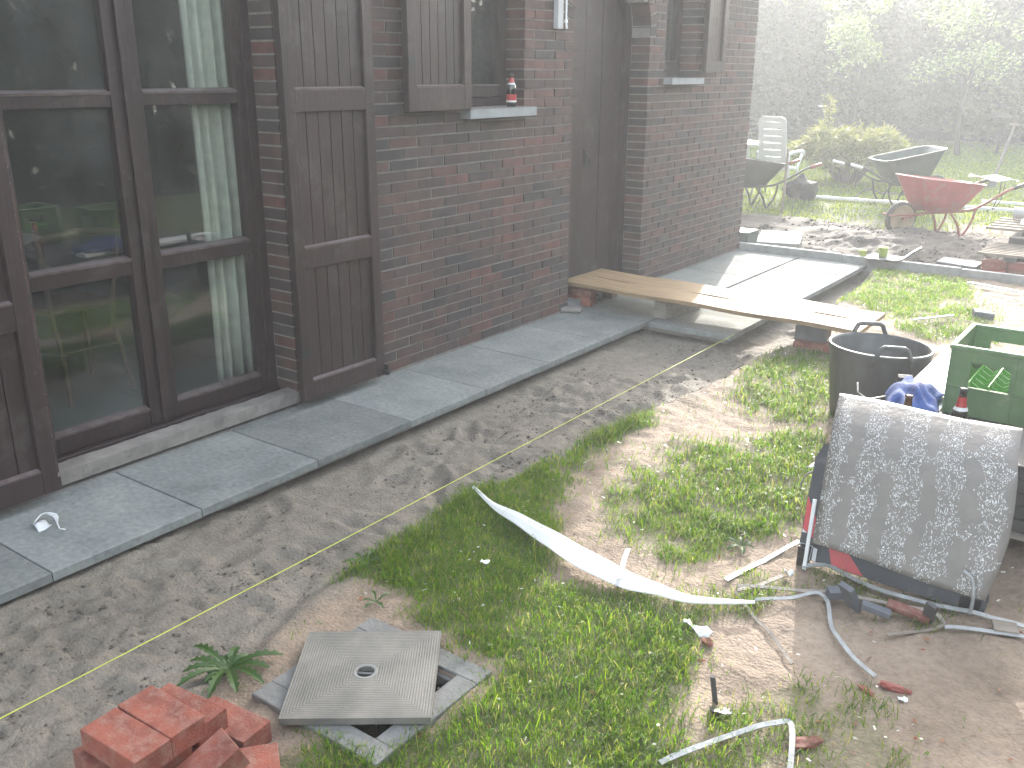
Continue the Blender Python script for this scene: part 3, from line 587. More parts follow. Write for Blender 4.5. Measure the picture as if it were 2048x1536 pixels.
# dim room behind the glass
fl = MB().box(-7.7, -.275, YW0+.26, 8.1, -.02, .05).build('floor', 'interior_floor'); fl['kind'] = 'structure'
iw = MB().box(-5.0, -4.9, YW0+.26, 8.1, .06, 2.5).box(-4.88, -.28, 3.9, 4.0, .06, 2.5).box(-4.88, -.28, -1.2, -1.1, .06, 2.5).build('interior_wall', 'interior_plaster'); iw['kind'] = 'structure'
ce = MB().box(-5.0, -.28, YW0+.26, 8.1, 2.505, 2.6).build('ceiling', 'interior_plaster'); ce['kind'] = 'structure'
def curtain(y0, y1, x, label):
    G = []
    for i in range(60):
        t = i/59; yy = y0+(y1-y0)*t; G.append([(x+.022*math.sin(t*2*math.pi*(y1-y0)/.062)+.006*math.sin(t*17), yy+.01*math.sin(zz*2), zz) for zz in (.10, .5, 1., 1.5, 2.35)])
    o = MB().sheet(G, .002).build('curtain', 'fabric_curtain', smooth=True); tag(o, label, 'curtain', None); return o
curtain(2.67, 2.95, -.262, 'pale grey green curtain hanging in folds inside the window doors')
curtain(4.36, 4.55, -.275, 'pale curtain hanging inside the small window behind the bottle')
ch = thing('wooden_chair', 'bentwood chair standing in the dark room behind the window doors', 'chair', (-.95, 2.35, .05))
def arc(P, n=10):
    P = [Vector(p) for p in P]; out = []
    for i in range(len(P)-1):
        p0 = P[max(i-1, 0)]; p1 = P[i]; p2 = P[i+1]; p3 = P[min(i+2, len(P)-1)]
        for k in range(n):
            t = k/n; out.append(.5*((2*p1)+(p2-p0)*t+(2*p0-5*p1+4*p2-p3)*t*t+(3*p1-p0-3*p2+p3)*t**3))
    return out+[P[-1]]
for s in (-1, 1):
    MB().tube(arc([(-.75, 2.35+s*.17, .05), (-.80, 2.35+s*.15, .3), (-.83, 2.35+s*.16, .5), (-.76, 2.35+s*.21, .95)]), .013, 8).build('leg', 'chair_wood', ch, smooth=True)
    MB().tube([(-1.17, 2.35+s*.19, .05), (-1.13, 2.35+s*.16, .5)], .013, 8).build('leg', 'chair_wood', ch, smooth=True)
MB().box(-1.17, -.82, 2.17, 2.53, .49, .515).build('seat', 'chair_wood', ch, bevel=.008)
MB().tube([(-.78, 2.15, .86), (-.79, 2.35, .875), (-.78, 2.55, .86)], .02, 8).tube([(-.8, 2.21, .3), (-.79, 2.35, .31), (-.8, 2.49, .3)], .008, 6).build('backrest', 'chair_wood', ch, smooth=True)

def bottle(loc, mat_, label, cap=None, lab=True, h=.235, tilt=None):
    t = thing('beer_bottle', label, 'bottle', (0, 0, 0)); r = .0305; s = h/.235
    prof = [(0, 0), (r*.92, 0), (r, .006), (r, .125*s), (r*.93, .145*s), (r*.5, .178*s), (.0135, .198*s), (.0125, .228*s), (.0145, .229*s), (.0145, .235*s), (.0, .235*s)]
    MB().lathe(prof, (0, 0, 0), 20).build('bottle_body', mat_, t, smooth=True)
    if lab:
        MB().lathe([(r+.0006, .045*s), (r+.0006, .088*s)], (0, 0, 0), 20).build('label', 'label_red', t, smooth=True)
        MB().lathe([(r+.0007, .032*s), (r+.0007, .045*s)], (0, 0, 0), 20).build('label', 'label_white', t, smooth=True)
        MB().lathe([(r*.62, .169*s), (r*.50+.001, .180*s), (.0148, .197*s), (.0138, .205*s)], (0, 0, 0), 20).build('neck_label', 'label_red', t, smooth=True)
        MB().lathe([(r*.80, .157*s), (r*.63, .1688*s)], (0, 0, 0), 20).build('neck_label', 'label_white', t, smooth=True)
    t.location = loc
    if tilt: t.rotation_euler = tilt
    return t
bottle((.012, 4.735, 1.4035), 'glass_dark', 'dark beer bottle with red and white label on the small window sill', h=.19)

# ------------------------------------------------------------ board walkway and what carries it
pl = []
for k, (y0, y1, lb) in enumerate([(5.525, 5.795, 'wooden plank with sunlit end, nearer one of the two bridging the slabs'), (5.80, 6.075, 'wooden plank on the far side of the walkway at the door')]):
    b = MB(); th = .026; n = 24
    G = [[(-.13+2.13*i/n+(.06 if j == 0 and i == n else 0)*0, y0-.045*i/n*0+(y1-y0)*j/2+.00*i+(-.05*(i/n)+.02), .150-.010*(i/n)+.004*math.sin(i*.7+j)) for j in range(3)] for i in range(n+1)]
    b.sheet(G, -th); o = b.build('wooden_plank', 'plank_wood'); top_at(o, (-.13, y0, .12)); tag(o, lb, 'plank')
def brickthing(name, c, d, rz, mat_, label, cat, tilt=(0, 0), bev=.004, group=None):
    o = MB().box(-d[0]/2, d[0]/2, -d[1]/2, d[1]/2, -d[2]/2, d[2]/2).build(name, mat_, bevel=bev); o.location = c; o.rotation_euler = (tilt[0], tilt[1], rz); tag(o, label, cat, group); return o
brickthing('brick', (-.03, 5.66, .032), (.2, .1, .062), .1, 'red_brick', 'red brick on the slab under the door end of the planks, lower of two', 'brick')
brickthing('brick', (-.02, 5.665, .094), (.2, .1, .058), .02, 'red_brick', 'red brick lying flat directly beneath the door end of the planks', 'brick')
brickthing('brick', (-.03, 5.97, .062), (.2, .1, .122), 0.05, 'facade_brick', 'dark block under the far plank at the arched door', 'block')
brickthing('wooden_block', (.66, 5.83, .058), (.10, .42, .112), -.15, 'grey_wood', 'grey wooden block propping the planks halfway across the slabs', 'block')
brickthing('concrete_block', (1.66, 5.72, .065), (.19, .20, .095), .15, 'block_grey', 'grey concrete block under the lawn end of the planks', 'block')
brickthing('brick', (1.70, 5.62, .0), (.22, .12, .045), .12, 'red_brick', 'orange red brick flat in the grass under the grey block', 'brick')
brickthing('mortar_lump', (.04, 5.42, .02), (.16, .10, .03), .4, 'old_concrete', 'flat grey mortar lump on the slab below the wall corner', 'mortar lump', bev=.01)

# string line along the planned edge
p0, p1 = Vector((1.212, -2.0, .012)), Vector((1.214, 5.53, .006))
so = MB().tube([p0.lerp(p1, t/30)+Vector((0, 0, -.006*math.sin(math.pi*t/30))) for t in range(31)], .0017, 6).build('string_line', 'string_yellow'); tag(so, 'taut yellow mason string stretched low over the sand bed', 'string')

# ------------------------------------------------------------ inspection chamber and cover
mh = thing('inspection_chamber', 'square concrete inspection chamber frame sunk in the lawn edge under a turned cover', 'drain', (1.875, 1.555, 0))
f = MB(); cx, cy, ro, ri = 1.875, 1.555, .235, .165
for (a, b, c, d) in ((-ro, ro, -ro, -ri), (-ro, ro, ri, ro), (-ro, -ri, -ri, ri), (ri, ro, -ri, ri)): f.box(cx+a, cx+b, cy+c, cy+d, -.07, -.006)
f.build('frame', 'frame_concrete', mh, bevel=.004)
f = MB(); ri2 = .150
for (a, b, c, d) in ((-ri, ri, -ri, -ri2), (-ri, ri, ri2, ri), (-ri, -ri2, -ri2, ri2), (ri2, ri, -ri2, ri2)): f.box(cx+a, cx+b, cy+c, cy+d, -.07, -.026)
f.build('rebate', 'frame_concrete', mh, bevel=.003)
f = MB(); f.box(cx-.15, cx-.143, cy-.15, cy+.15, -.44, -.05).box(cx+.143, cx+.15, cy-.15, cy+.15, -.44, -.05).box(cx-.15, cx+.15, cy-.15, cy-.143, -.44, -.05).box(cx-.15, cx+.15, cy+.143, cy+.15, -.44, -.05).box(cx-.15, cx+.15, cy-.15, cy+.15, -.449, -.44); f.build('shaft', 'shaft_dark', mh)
cv = thing('inspection_cover', 'ribbed square concrete cover lying turned across the chamber frame', 'cover', (1.845, 1.552, .008)); h_ = .198
b = MB(); n = 32; H = []
hole = [(.024*math.cos(t), .024*math.sin(t)) for t in [2*math.pi*k/n for k in range(n)]]
out = []
for k in range(n):
    t = 2*math.pi*k/n; c, s = math.cos(t), math.sin(t); q = h_/max(abs(c), abs(s)); out.append((c*q, s*q))
corn = {0}
V = [(x, y, .026) for x, y in hole]+[(x, y, .026) for x, y in out]+[(x, y, .006) for x, y in out]+[(x, y, .006) for x, y in hole]
F = []
for k in range(n):
    q = (k+1) % n; F += [(k, n+k, n+q, q), (n+k, 2*n+k, 2*n+q, n+q), (3*n+q, 2*n+q, 2*n+k, 3*n+k), (q, 3*n+q, 3*n+k, k)]
ORIG[cv.name] = Vector(); b.add(V, F); b.build('plate', 'ribbed_cover', cv)
MB().lathe([(.026, .0265), (.032, .0272), (.034, .0265)], (0, 0, 0), 24).build('ring', 'cover_concrete', cv)
MB().tube([(-.024, .003, .019), (.024, -.002, .019)], .004, 6).build('lifting_bar', 'steel_grey', cv)
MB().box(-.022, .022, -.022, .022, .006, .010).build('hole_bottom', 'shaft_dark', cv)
cv.rotation_euler = (.0, -.012, R_(36.4)); cv.location = (1.848, 1.552, -.008)

# ------------------------------------------------------------ loose red bricks in the corner of the lawn edge
G1 = 'loose red bricks heaped beside the chamber'
BR = [((1.71, .918, .125), .05, 'pale topped red brick on top of the heap, nearest the yellow string', (0, 0)),
      ((1.705, 1.016, .127), .03, 'clean red brick on top of the heap, farther from the house corner', (0, 0)),
      ((1.655, 1.105, .064), .12, 'red brick in the middle layer poking out behind the top pair', (0, 0)),
      ((1.72, 1.185, .006), .10, 'lowest red brick showing its pale top at the grass side of the heap', (0, .0)),
      ((1.69, .895, .062), -.04, 'red brick of the middle layer under the pale topped one', (0, 0)),
      ((1.86, 1.00, .052), 1.35, 'red brick with mortar grey side leaning in the heap', (.0, -.42)),
      ((1.66, 1.0, .062), .03, 'red brick hidden in the core of the heap', (0, 0)),
      ((1.68, .90, -.001), .06, 'red brick at the bottom of the heap facing the sand', (0, 0)),
      ((1.67, 1.03, -.001), -.05, 'red brick at the bottom centre of the heap', (0, 0)),
      ((1.855, 1.10, -.005), .95, 'orange edged red brick lying low at the tip of the heap', (0, .05)),
      ((1.86, .90, .004), 1.2, 'red brick lying low in front of the heap', (0, 0))]
for c, rz, lb, tl in BR: brickthing('red_brick', c, (.205, .096, .060), rz, 'red_brick', lb, 'brick', tl, bev=.0025, group=G1)

# ------------------------------------------------------------ foam strip, bands and scraps
def ribbon(name, T, B, z, th, mat_, label, cat, arch=0, group=None):
    T = [Vector((*p, 0)) for p in T]; B = [Vector((*p, 0)) for p in B]; M_ = [a.lerp(b, .5) for a, b in zip(T, B)]; T = [m+(a-m)*.78 for a, m in zip(T, M_)]; B = [m+(a-m)*.78 for a, m in zip(B, M_)]; TT = arc(T, 5); BB = arc(B, 5); G = []
    for i, (a, b) in enumerate(zip(TT, BB)):
        t = i/(len(TT)-1); zz = z(t) if callable(z) else z
        G.append([Vector((*a.lerp(b, j/2).to_2d(), zz-.01+(arch if j == 1 else 0))) for j in range(3)])
    o = MB().sheet(G, th).build(name, mat_, smooth=False); top_at(o, T[0]+Vector((0, 0, gz(T[0].x, T[0].y)))); tag(o, label, cat, group); return o
ribbon('foam_strip', [[1.318, 2.707], [1.469, 2.633], [1.646, 2.603], [1.808, 2.564], [1.985, 2.518], [2.159, 2.475], [2.309, 2.458], [2.427, 2.47], [2.573, 2.564]],
       [[1.325, 2.688], [1.529, 2.569], [1.701, 2.494], [1.859, 2.424], [2.045, 2.358], [2.206, 2.344], [2.33, 2.383], [2.444, 2.427], [2.579, 2.55]],
       lambda t: .018+.018*math.sin(math.pi*t)+.0015*math.sin(t*37), .005, 'foam_strip', 'long curved strip of white foam lying across the lawn', 'foam strip', arch=.004)
def band(P, w, mat_, label, cat='strip', lift=.012, th=.004, group='thin bands and strips scattered on the lawn', edge=False, zs=None):
    P = [Vector((*p[:2], 0)) for p in P]; A = arc(P, 5) if len(P) > 2 else [P[0].lerp(P[1], t/6) for t in range(7)]; G = []
    for i, p in enumerate(A):
        d = (A[min(i+1, len(A)-1)]-A[max(i-1, 0)]).normalized(); nrm = Vector((-d.y, d.x, 0)); z = float(np.interp(i/(len(A)-1), np.linspace(0, 1, len(P)), [gz(q.x, q.y) for q in P]))+lift+.002*math.sin(i*.9)
        if edge: G.append([p+Vector((0, 0, z)), p+nrm*.002+Vector((0, 0, z+w))])
        else: G.append([p-nrm*w/2+Vector((0, 0, z)), p+nrm*w/2+Vector((0, 0, z+.004))])
    o = MB().sheet(G, th).build('band', mat_); top_at(o, Vector((P[0].x, P[0].y, gz(P[0].x, P[0].y)))); tag(o, label, cat, group); return o
band([(2.112, 2.561), (2.150, 2.46), (2.195, 2.358)], .016, 'foam_white', 'short white strip lying crosswise over the foam strip', lift=.062, group=None)
band([[2.433, 2.661], [2.479, 2.887], [2.536, 3.076]], .018, 'band_grey', 'straight grey strip pointing from the grass to the striped board')
band([[2.494, 2.614], [2.528, 2.679], [2.575, 2.82]], .012, 'band_brown', 'dull brown strip ending at the foot of the striped board')
band([[2.481, 2.644], [2.656, 2.746], [2.783, 2.81], [3.023, 2.844], [3.08, 2.822], [3.071, 2.765], [2.962, 2.647]], .013, 'band_brown', 'brown grey band with a hooked end beside the dark blocks')
band([[2.564, 2.59], [2.652, 2.667], [2.714, 2.747], [2.757, 2.715], [2.814, 2.591], [2.898, 2.491], [2.996, 2.4]], .012, 'band_grey', 'light grey band bent sharply and running into the shade', lift=.02)
band([[2.61, 2.90], [2.668, 2.950], [2.725, 2.937], [2.886, 2.893], [3.082, 2.903], [3.175, 2.916], [3.308, 2.918], [3.36, 2.87], [3.31, 2.86]], .016, 'band_grey', 'long pale band hugging the bottom of the striped board', lift=.02)
band([[2.49, 2.604], [2.595, 2.515], [2.687, 2.446], [2.776, 2.354]], .010, 'band_brown', 'thin brown strip pointing down to the shadow edge')
band([[2.666, 1.744], [2.75, 1.909], [2.835, 2.048], [2.88, 2.064], [2.947, 1.867]], .014, 'band_grey', 'grey band folded to a right angle, farthest from the striped board', lift=.02)
band([[3.094, 2.789], [3.198, 2.836], [3.314, 2.872]], .013, 'band_grey', 'short grey band in the shade below the end of the long pale one')
brickthing('dark_block', (2.82, 2.735, .03), (.055, .02, .10), -.5, 'block_grey', 'flat dark grey offcut standing upright among the bands', 'offcut', (.5, 0), .002)
brickthing('dark_block', (2.77, 2.76, .015), (.06, .035, .03), .7, 'block_grey', 'small dark offcut lying left of the upright one', 'offcut', (.2, 0), .002)
brickthing('dark_block', (2.90, 2.74, .012), (.09, .03, .02), .25, 'block_grey', 'thin grey offcut lying by the upright one', 'offcut', (.1, .2), .002)
brickthing('dark_block', (3.045, 2.79, .03), (.035, .015, .08), -.3, 'slab_dark', 'black offcut leaning in the hook of the brown band', 'offcut', (.3, .25), .002)
brickthing('brick_shard', (2.985, 2.79, .012), (.13, .035, .02), -.85+.9, 'red_brick', 'orange brick shard beside the black offcut', 'shard', (.2, .1), .004)
brickthing('wood_offcut', (3.245, 2.885, .005), (.07, .06, .012), .3, 'pallet_wood', 'pale wooden offcut under the long pale band', 'offcut', (0, 0), .002)
def shard(c, r, mat_, label, seed, flat=.35):
    rr = random.Random(seed); import bmesh
    bm = bmesh.new(); bmesh.ops.create_icosphere(bm, subdivisions=2, radius=1)
    for v in bm.verts: v.co *= rr.uniform(.75, 1.2); v.co.z *= flat
    me = bpy.data.meshes.new('shard'); bm.to_mesh(me); bm.free(); me.materials.append(MATS[mat_]); o = link(bpy.data.objects.new('shard', me)); o.scale = r; o.location = c; o.rotation_euler = (0, 0, rr.uniform(0, 3)); tag(o, label, 'shard'); return o
a_ = shard((2.93, 2.035, gz(2.93, 2.035)+.012), (.045, .022, .03), 'red_brick', 'orange brick shard beside the folded grey band', 3); a_.rotation_euler.z = .9
a_ = shard((3.05, 2.395, gz(3.05, 2.395)+.008), (.045, .014, .03), 'rusty_red', 'dark reddish wood sliver in the shade', 5); a_.rotation_euler.z = .1
shard((2.99, 2.35, gz(2.99, 2.35)+.004), (.03, .012, .015), 'rusty_red', 'faint red brown crumb in the shaded soil', 8)
shard((2.535, 2.295, gz(2.535, 2.295)+.008), (.022, .016, .025), 'red_brick', 'small red crumb beside the white foam scrap', 9)
def scrap(name, c, d, rz, mat_, label, cat, bend=.01, seed=1):
    r = random.Random(seed); G = [[(d[0]*(i/6-.5), d[1]*(j/4-.5), bend*math.sin(i*1.1+j*.8)+r.uniform(-1, 1)*bend*.4) for j in range(5)] for i in range(7)]
    o = MB().sheet(G, .0015).build(name, mat_, smooth=True); o.location = (c[0], c[1], c[2]); o.rotation_euler.z = rz; tag(o, label, cat); return o
scrap('foam_scrap', (2.49, 2.33, gz(2.49, 2.33)+.02), (.10, .035, .02), -.25, 'foam_white', 'torn white foam scrap on the grass edge', 'scrap', .012, 2)
scrap('paper_scrap', (1.756, 2.215, .035), (.03, .02, 0), .3, 'white_plastic', 'tiny white paper scrap in the dark green grass', 'scrap', .003, 3)
scrap('paper_scrap', (3.082, 2.36, gz(3.08, 2.36)+.008), (.025, .018, 0), .3, 'white_plastic', 'tiny white scrap on the shaded soil', 'scrap', .003, 4)
scrap('paper_scrap', (2.583, 2.84, gz(2.58, 2.84)+.02), (.03, .02, 0), .3, 'white_plastic', 'crumpled white scrap at the foot of the striped board', 'scrap', .012, 6)
scrap('tile_scrap', (2.70, 2.03, gz(2.7, 2.03)+.016), (.055, .05, 0), .45, 'steel_grey', 'small glossy grey ribbed offcut leaning on the grass', 'scrap', .002, 5).rotation_euler.x = -.35
o = MB().box(-.006, .006, -.004, .004, 0, .10).build('stake', 'slab_dark'); o.location = (2.672, 2.06, gz(2.67, 2.06)-.01); o.rotation_euler = (.15, -.1, 0); tag(o, 'short thin dark peg standing beside the ribbed offcut', 'peg')
# tied white cord left on the slab
t = thing('cord_bundle', 'small bundle of white cord with a white tag on the nearest slabs', 'cord', (.244, 1.505, .002))
b = MB()
for k in range(5): b.tube(arc([(.21+.004*k, 1.475, .006+.004*k), (.185+.006*k, 1.52, .02+.003*k), (.24, 1.535+.004*k, .024), (.30, 1.52, .012+.002*k), (.325, 1.512, .008)], 6), .0022, 5)
b.tube([(.325, 1.512, .008), (.345, 1.522, .006)], .003, 5).build('loops', 'white_plastic', t, smooth=True)
MB().sheet([[(.215+.06*i/4, 1.47+.05*j/3-.01*i/4, .006+.007*math.sin(i+j)) for j in range(4)] for i in range(5)], .002).build('tag', 'white_plastic', t, smooth=True)

# ------------------------------------------------------------ stack of slabs, striped board, spattered sheet, crate, tub
stk = thing('slab_stack', 'stack of dark concrete slabs on a low pallet behind the striped board', 'slab stack', (3.0, 3.8, -.02))
for k in range(3): MB().box(2.74+k*.30, 2.84+k*.30, 3.42, 4.55, -.02, .055).build('pallet_bearer', 'grey_wood', stk)
for k in range(9): MB().box(2.72, 3.46, 3.42+k*.127, 3.42+k*.127+.10, .056, .073).build('pallet_slat', 'grey_wood', stk)
for cx_, cy_ in ((2.73, 3.44), (2.73, 4.03)):
    for k in range(5):
        j = random.uniform(-.008, .008); MB().box(cx_+j, cx_+.59+j, cy_+j, cy_+.57+j, .075+k*.05, .075+k*.05+.046).build('slab', 'slab_dark', stk, bevel=.003)
# wider dark sheet pile right of it
wb = MB().box(2.605, 2.79, 3.60, 4.78, .303, .327, rot=(0, .02, .0)).build('white_board', 'foam_white'); top_at(wb, (2.66, 4.2, .32)); tag(wb, 'bright white insulation board between the black tub and the green crate', 'board')
wbl = MB().box(2.62, 2.72, 3.62, 4.72, -.03, .300).build('wooden_crate', 'slab_dark', bevel=.004); top_at(wbl, (2.64, 4.1, -.03)); tag(wbl, 'dark trestle box carrying the white insulation board', 'box')
def crate(x0, x1, y0, y1, z0, z1, label, rot=0):
    t = thing('beer_crate', label, 'crate', (x0, y0, z0)); w = .012; H = z1-z0
    def side(ax, pos, a, b, name='side'):
        m = MB(); r = (z1-.02, z1)
        zr = z0+H*.42; zt = z0+H*.78; ha, hb = a+(b-a)*.24, a+(b-a)*.76
        def bx(u0, u1, za, zb, g=0):
            if ax == 'x': m.box(pos-w/2-g, pos+w/2+g, u0, u1, za, zb)
            else: m.box(u0, u1, pos-w/2-g, pos+w/2+g, za, zb)
        bx(a, b, z0, zr); bx(a, ha, zr, zt); bx(hb, b, zr, zt); bx(a, b, zt, z1-.018)
        return m.build(name, 'crate_green', t)
    side('y', y0+w/2, x0+w+.0005, x1-w-.0005); side('y', y1-w/2, x0+w+.0005, x1-w-.0005); side('x', x0+w/2, y0, y1); side('x', x1-w/2, y0, y1)
    m = MB()   # rim
    g = .006; m.box(x0-g, x1+g, y0-g, y0+w+.002, z1-.018, z1).box(x0-g, x1+g, y1-w-.002, y1+g, z1-.018, z1).box(x0-g, x0+w+.002, y0+w+.002, y1-w-.002, z1-.018, z1).box(x1-w-.002, x1+g, y0+w+.002, y1-w-.002, z1-.018, z1); m.build('rim', 'crate_green', t, bevel=.005)
    for u in (x0+.001, x0+(x1-x0)*.23, x0+(x1-x0)*.77, x1-.011): MB().box(u, u+.008, y0-.0055, y0+.001, z0, z1-.02).build('rib', 'crate_green', t)
    for u in (y0+.03, y0+(y1-y0)*.25, y0+(y1-y0)*.75, y1-.04): MB().box(x0-.0055, x0+.001, u, u+.008, z0, z1-.02).build('rib', 'crate_green', t)
    MB().box(x0, x1, y0-.004, y0+.001, z0+H*.40, z0+H*.42).build('rib', 'crate_green', t)
    MB().box(x0+w, x1-w, y0+w, y1-w, z0, z0+.008).build('base', 'crate_green', t)
    m = MB()   # bottle dividers
    for k in range(1, 4): u = x0+(x1-x0)*k/4; m.box(u-.002, u+.002, y0+w, y1-w, z0+.008, z0+.13)
    m.build('divider', 'crate_bright', t)
    for k in range(1, 6):
        u = y0+(y1-y0)*k/6; mm = MB(); n = 16
        G = [[(x0+w+(x1-x0-2*w)*i/n, u, z) for z in (z0+.008, z0+.10+.022*abs(((i/n*4) % 1)-.5)*2)] for i in range(n+1)]; mm.sheet(G, .003).build('divider', 'crate_bright', t)
    return t
crate(2.80, 3.10, 3.85, 4.25, .325, .605, 'green plastic bottle crate standing on the slab stack')
crate(3.27, 3.57, 3.42, 3.82, .325, .605, 'second green bottle crate, added out of view to shade the soil by the slab stack')  # unseen crate added so its shadow covers the soil in front
# black rubber tub on the lawn behind
tb = thing('mortar_tub', 'black rubber mortar tub with two handles and dried cement streaks', 'tub', (2.345, 4.60, gz(2.35, 4.6)))
prof = [(0, .012), (.165, .012), (.178, .03), (.222, .345), (.226, .352), (.234, .354), (.237, .346), (.232, .335), (.19, .01), (.18, 0), (0, 0)]
ORIG[tb.name] = Vector(); MB().lathe(prof, (0, 0, 0), 40).build('tub_body', 'tub_rubber', tb, smooth=True)
MB().lathe([(.2255, .353), (.230, .359), (.2365, .356), (.239, .349), (.234, .343)], (0, 0, 0), 40).build('rim', 'tub_rubber', tb, smooth=True)
for a in (R_(-62), R_(118)):
    c, s = math.cos(a), math.sin(a); q = lambda r, tt, z: (r*c-tt*s, r*s+tt*c, z)
    MB().tube([q(.235, -.085, .315), q(.243, -.078, .35), q(.243, -.058, .395), q(.241, -.045, .403), q(.241, .045, .403), q(.243, .058, .395), q(.243, .078, .35), q(.235, .085, .315)], .011, 8).build('handle', 'tub_rubber', tb, smooth=True)
tb.location = (2.345, 4.60, -.02); tb.rotation_euler = (-.03, .01, 0); tb.scale = (1.03, 1.03, 1.03)
# blue cloth, bottles and small things on the pile
G = []
for i in range(26):
    row = []
    for j in range(20):
        u, v = i/25, j/19; x = 2.585+.21*u+.02*math.sin(v*7); y = 3.62+.46*v+.03*math.sin(u*6)
        z = .335+.075*math.sin(math.pi*min(1, u*1.02))**.6*math.sin(math.pi*v)**.7+.014*math.sin(u*16+v*5)*math.sin(v*9+1)+.010*math.sin(v*23+u*9)
        row.append((x, y, z))
    G.append(row)
o = MB().sheet(G, .003).build('blue_cloth', 'cloth_blue', smooth=True); top_at(o, (2.7, 3.85, .33)); tag(o, 'crumpled dark blue work cloth heaped beside the green crate', 'cloth')
bottle((2.775, 3.36, .325), 'glass_brown', 'brown bottle neck catching the sun in front of the blue cloth', lab=False, h=.20)
bottle((2.935, 3.43, .325), 'glass_dark', 'black necked beer bottle with red label in front of the green crate', h=.24)
wbr = MB().box(2.70, 3.05, 3.325, 3.425, -.02, .322).build('wooden_crate', 'slab_dark', bevel=.004); top_at(wbr, (2.85, 3.37, -.02)); tag(wbr, 'narrow dark upright box right behind the spattered sheet', 'box')
tl = thing('hand_tool', 'wire framed hand tool with a white scrap on the white board', 'tool', (2.6, 3.9, .33))
MB().tube([(2.46, 3.86, .375), (2.475, 3.82, .345), (2.53, 3.78, .336), (2.62, 3.93, .338)], .005, 6).build('wire', 'steel_grey', tl, smooth=True)
MB().box(2.575, 2.635, 4.02, 4.05, .328, .39, rot=(.3, 0, .4)).build('pad', 'board_black', tl, bevel=.003)
# striped barrier board leaning on the stack
sg = thing('striped_board', 'black road barrier board with red and white stripes leaning on the slab stack', 'barrier board', (2.58, 2.96, -.02))
th_ = math.atan2(.39, .185)      # lean
def bp(u, v, n_=0):              # u along the board, v up it, n_ out of its face
    return Vector((2.575+u*.995-.11*v, 2.955+v*math.cos(th_)-n_*math.sin(th_), -.005-.02*u+v*math.sin(th_)+n_*math.cos(th_)))
def plate(poly, n0, n1, name, m):
    n = len(poly); V = [bp(u, v, n0) for u, v in poly]+[bp(u, v, n1) for u, v in poly]
    return MB().add(V, [tuple(range(n-1, -1, -1)), tuple(range(n, 2*n))]+[(i, (i+1) % n, n+(i+1) % n, n+i) for i in range(n)]).build(name, m, sg)
plate([(-.005, 0), (.60, 0), (.61, .05), (.60, .36), (.57, .41), (.08, .43), (.035, .405), (.012, .35)], -.018, 0, 'panel', 'board_black')
plate([(.0025, .10), (.045, .075), (.047, .14), (.006, .215), (.0045, .18)], .0, .0012, 'stripe', 'board_red')
plate([(-.004, .0), (.040, .0), (.045, .050), (-.001, .050)], .0, .0012, 'stripe', 'board_white')
plate([(.0015, .088), (.0025, .099), (.018, .0885)], .0, .0012, 'stripe', 'board_white')
plate([(.118, .002), (.225, .002), (.17, .06), (.10, .06)], .0, .0012, 'stripe', 'board_red')
plate([(.046, .001), (.060, .001), (.062, .045), (.048, .047)], .0, .0013, 'stripe', 'board_white')
MB().box(2.572, 2.612, 2.945, 2.975, -.035, .040).build('foot', 'board_black', sg, bevel=.003); MB().box(3.10, 3.16, 2.95, 2.975, -.03, .035).build('foot', 'board_black', sg, bevel=.003)
# grey spattered sheet laid over it
sh = MB(); G = []; nU, nV = 16, 30
PR = [(2.628, 3.175, 2.925, .075), (2.621, 3.19, 2.965, .160), (2.615, 3.20, 3.01, .245), (2.605, 3.195, 3.05, .325), (2.598, 3.185, 3.095, .395), (2.585, 3.17, 3.15, .44), (2.570, 3.16, 3.22, .47), (2.552, 3.15, 3.30, .495)]
for i in range(nU+1):
    row = []
    for j in range(nV+1):
        u, v = i/nU, j/nV
        q = v*(len(PR)-1); k_ = min(int(q), len(PR)-2); w_ = q-k_; A_ = [PR[k_][n_]*(1-w_)+PR[k_+1][n_]*w_ for n_ in range(4)]
        x = A_[0]*(1-u)+A_[1]*u; y = A_[2]; z = A_[3]+.004*math.sin(u*7)-.03*u*(1-v)
        row.append((x, y-.006, z+.006))
    G.append(row)
sh.sheet(G, -.004); so_ = sh.build('spattered_sheet', 'spattered_sheet', smooth=True); tag(so_, 'grey sheet spattered with white flecks draped over the striped board', 'sheet')
uvl = so_.data.uv_layers.new(name='UVMap'); kk = (nU+1)*(nV+1); uvs = [((q % kk)//(nV+1)/nU, (q % kk) % (nV+1)/nV) for q in range(2*kk)]
for lp in so_.data.loops: uvl.data[lp.index].uv = uvs[lp.vertex_index]
o = MB().box(2.608, 2.620, 2.918, 2.926, -.02, .235, rot=(-.12, 0, .0)).build('white_lath', 'white_plastic'); top_at(o, (2.614, 2.92, -.02)); tag(o, 'thin white lath standing upright against the striped board', 'lath')
o = MB().tube(arc([(3.14, 2.91, .0), (3.142, 2.905, .06), (3.13, 2.915, .115), (3.10, 2.92, .135)], 5), .006, 6).build('band', 'band_grey', smooth=True); top_at(o, (3.14, 2.91, 0)); tag(o, 'grey band curling up in front of the spattered sheet', 'strip')
o = MB().tube(arc([(2.385, 3.50, .0), (2.39, 3.52, .05), (2.43, 3.56, .075), (2.47, 3.47, .09)], 5), .004, 6).build('wire', 'band_brown', smooth=True); top_at(o, (2.39, 3.5, 0)); tag(o, 'bent brownish wire sticking up left of the striped board', 'wire')
scrap('paper_scrap', (2.545, 3.10, .285), (.05, .02, 0), 1.2, 'white_plastic', 'white scrap caught on the edge of the striped board', 'scrap', .004, 12)

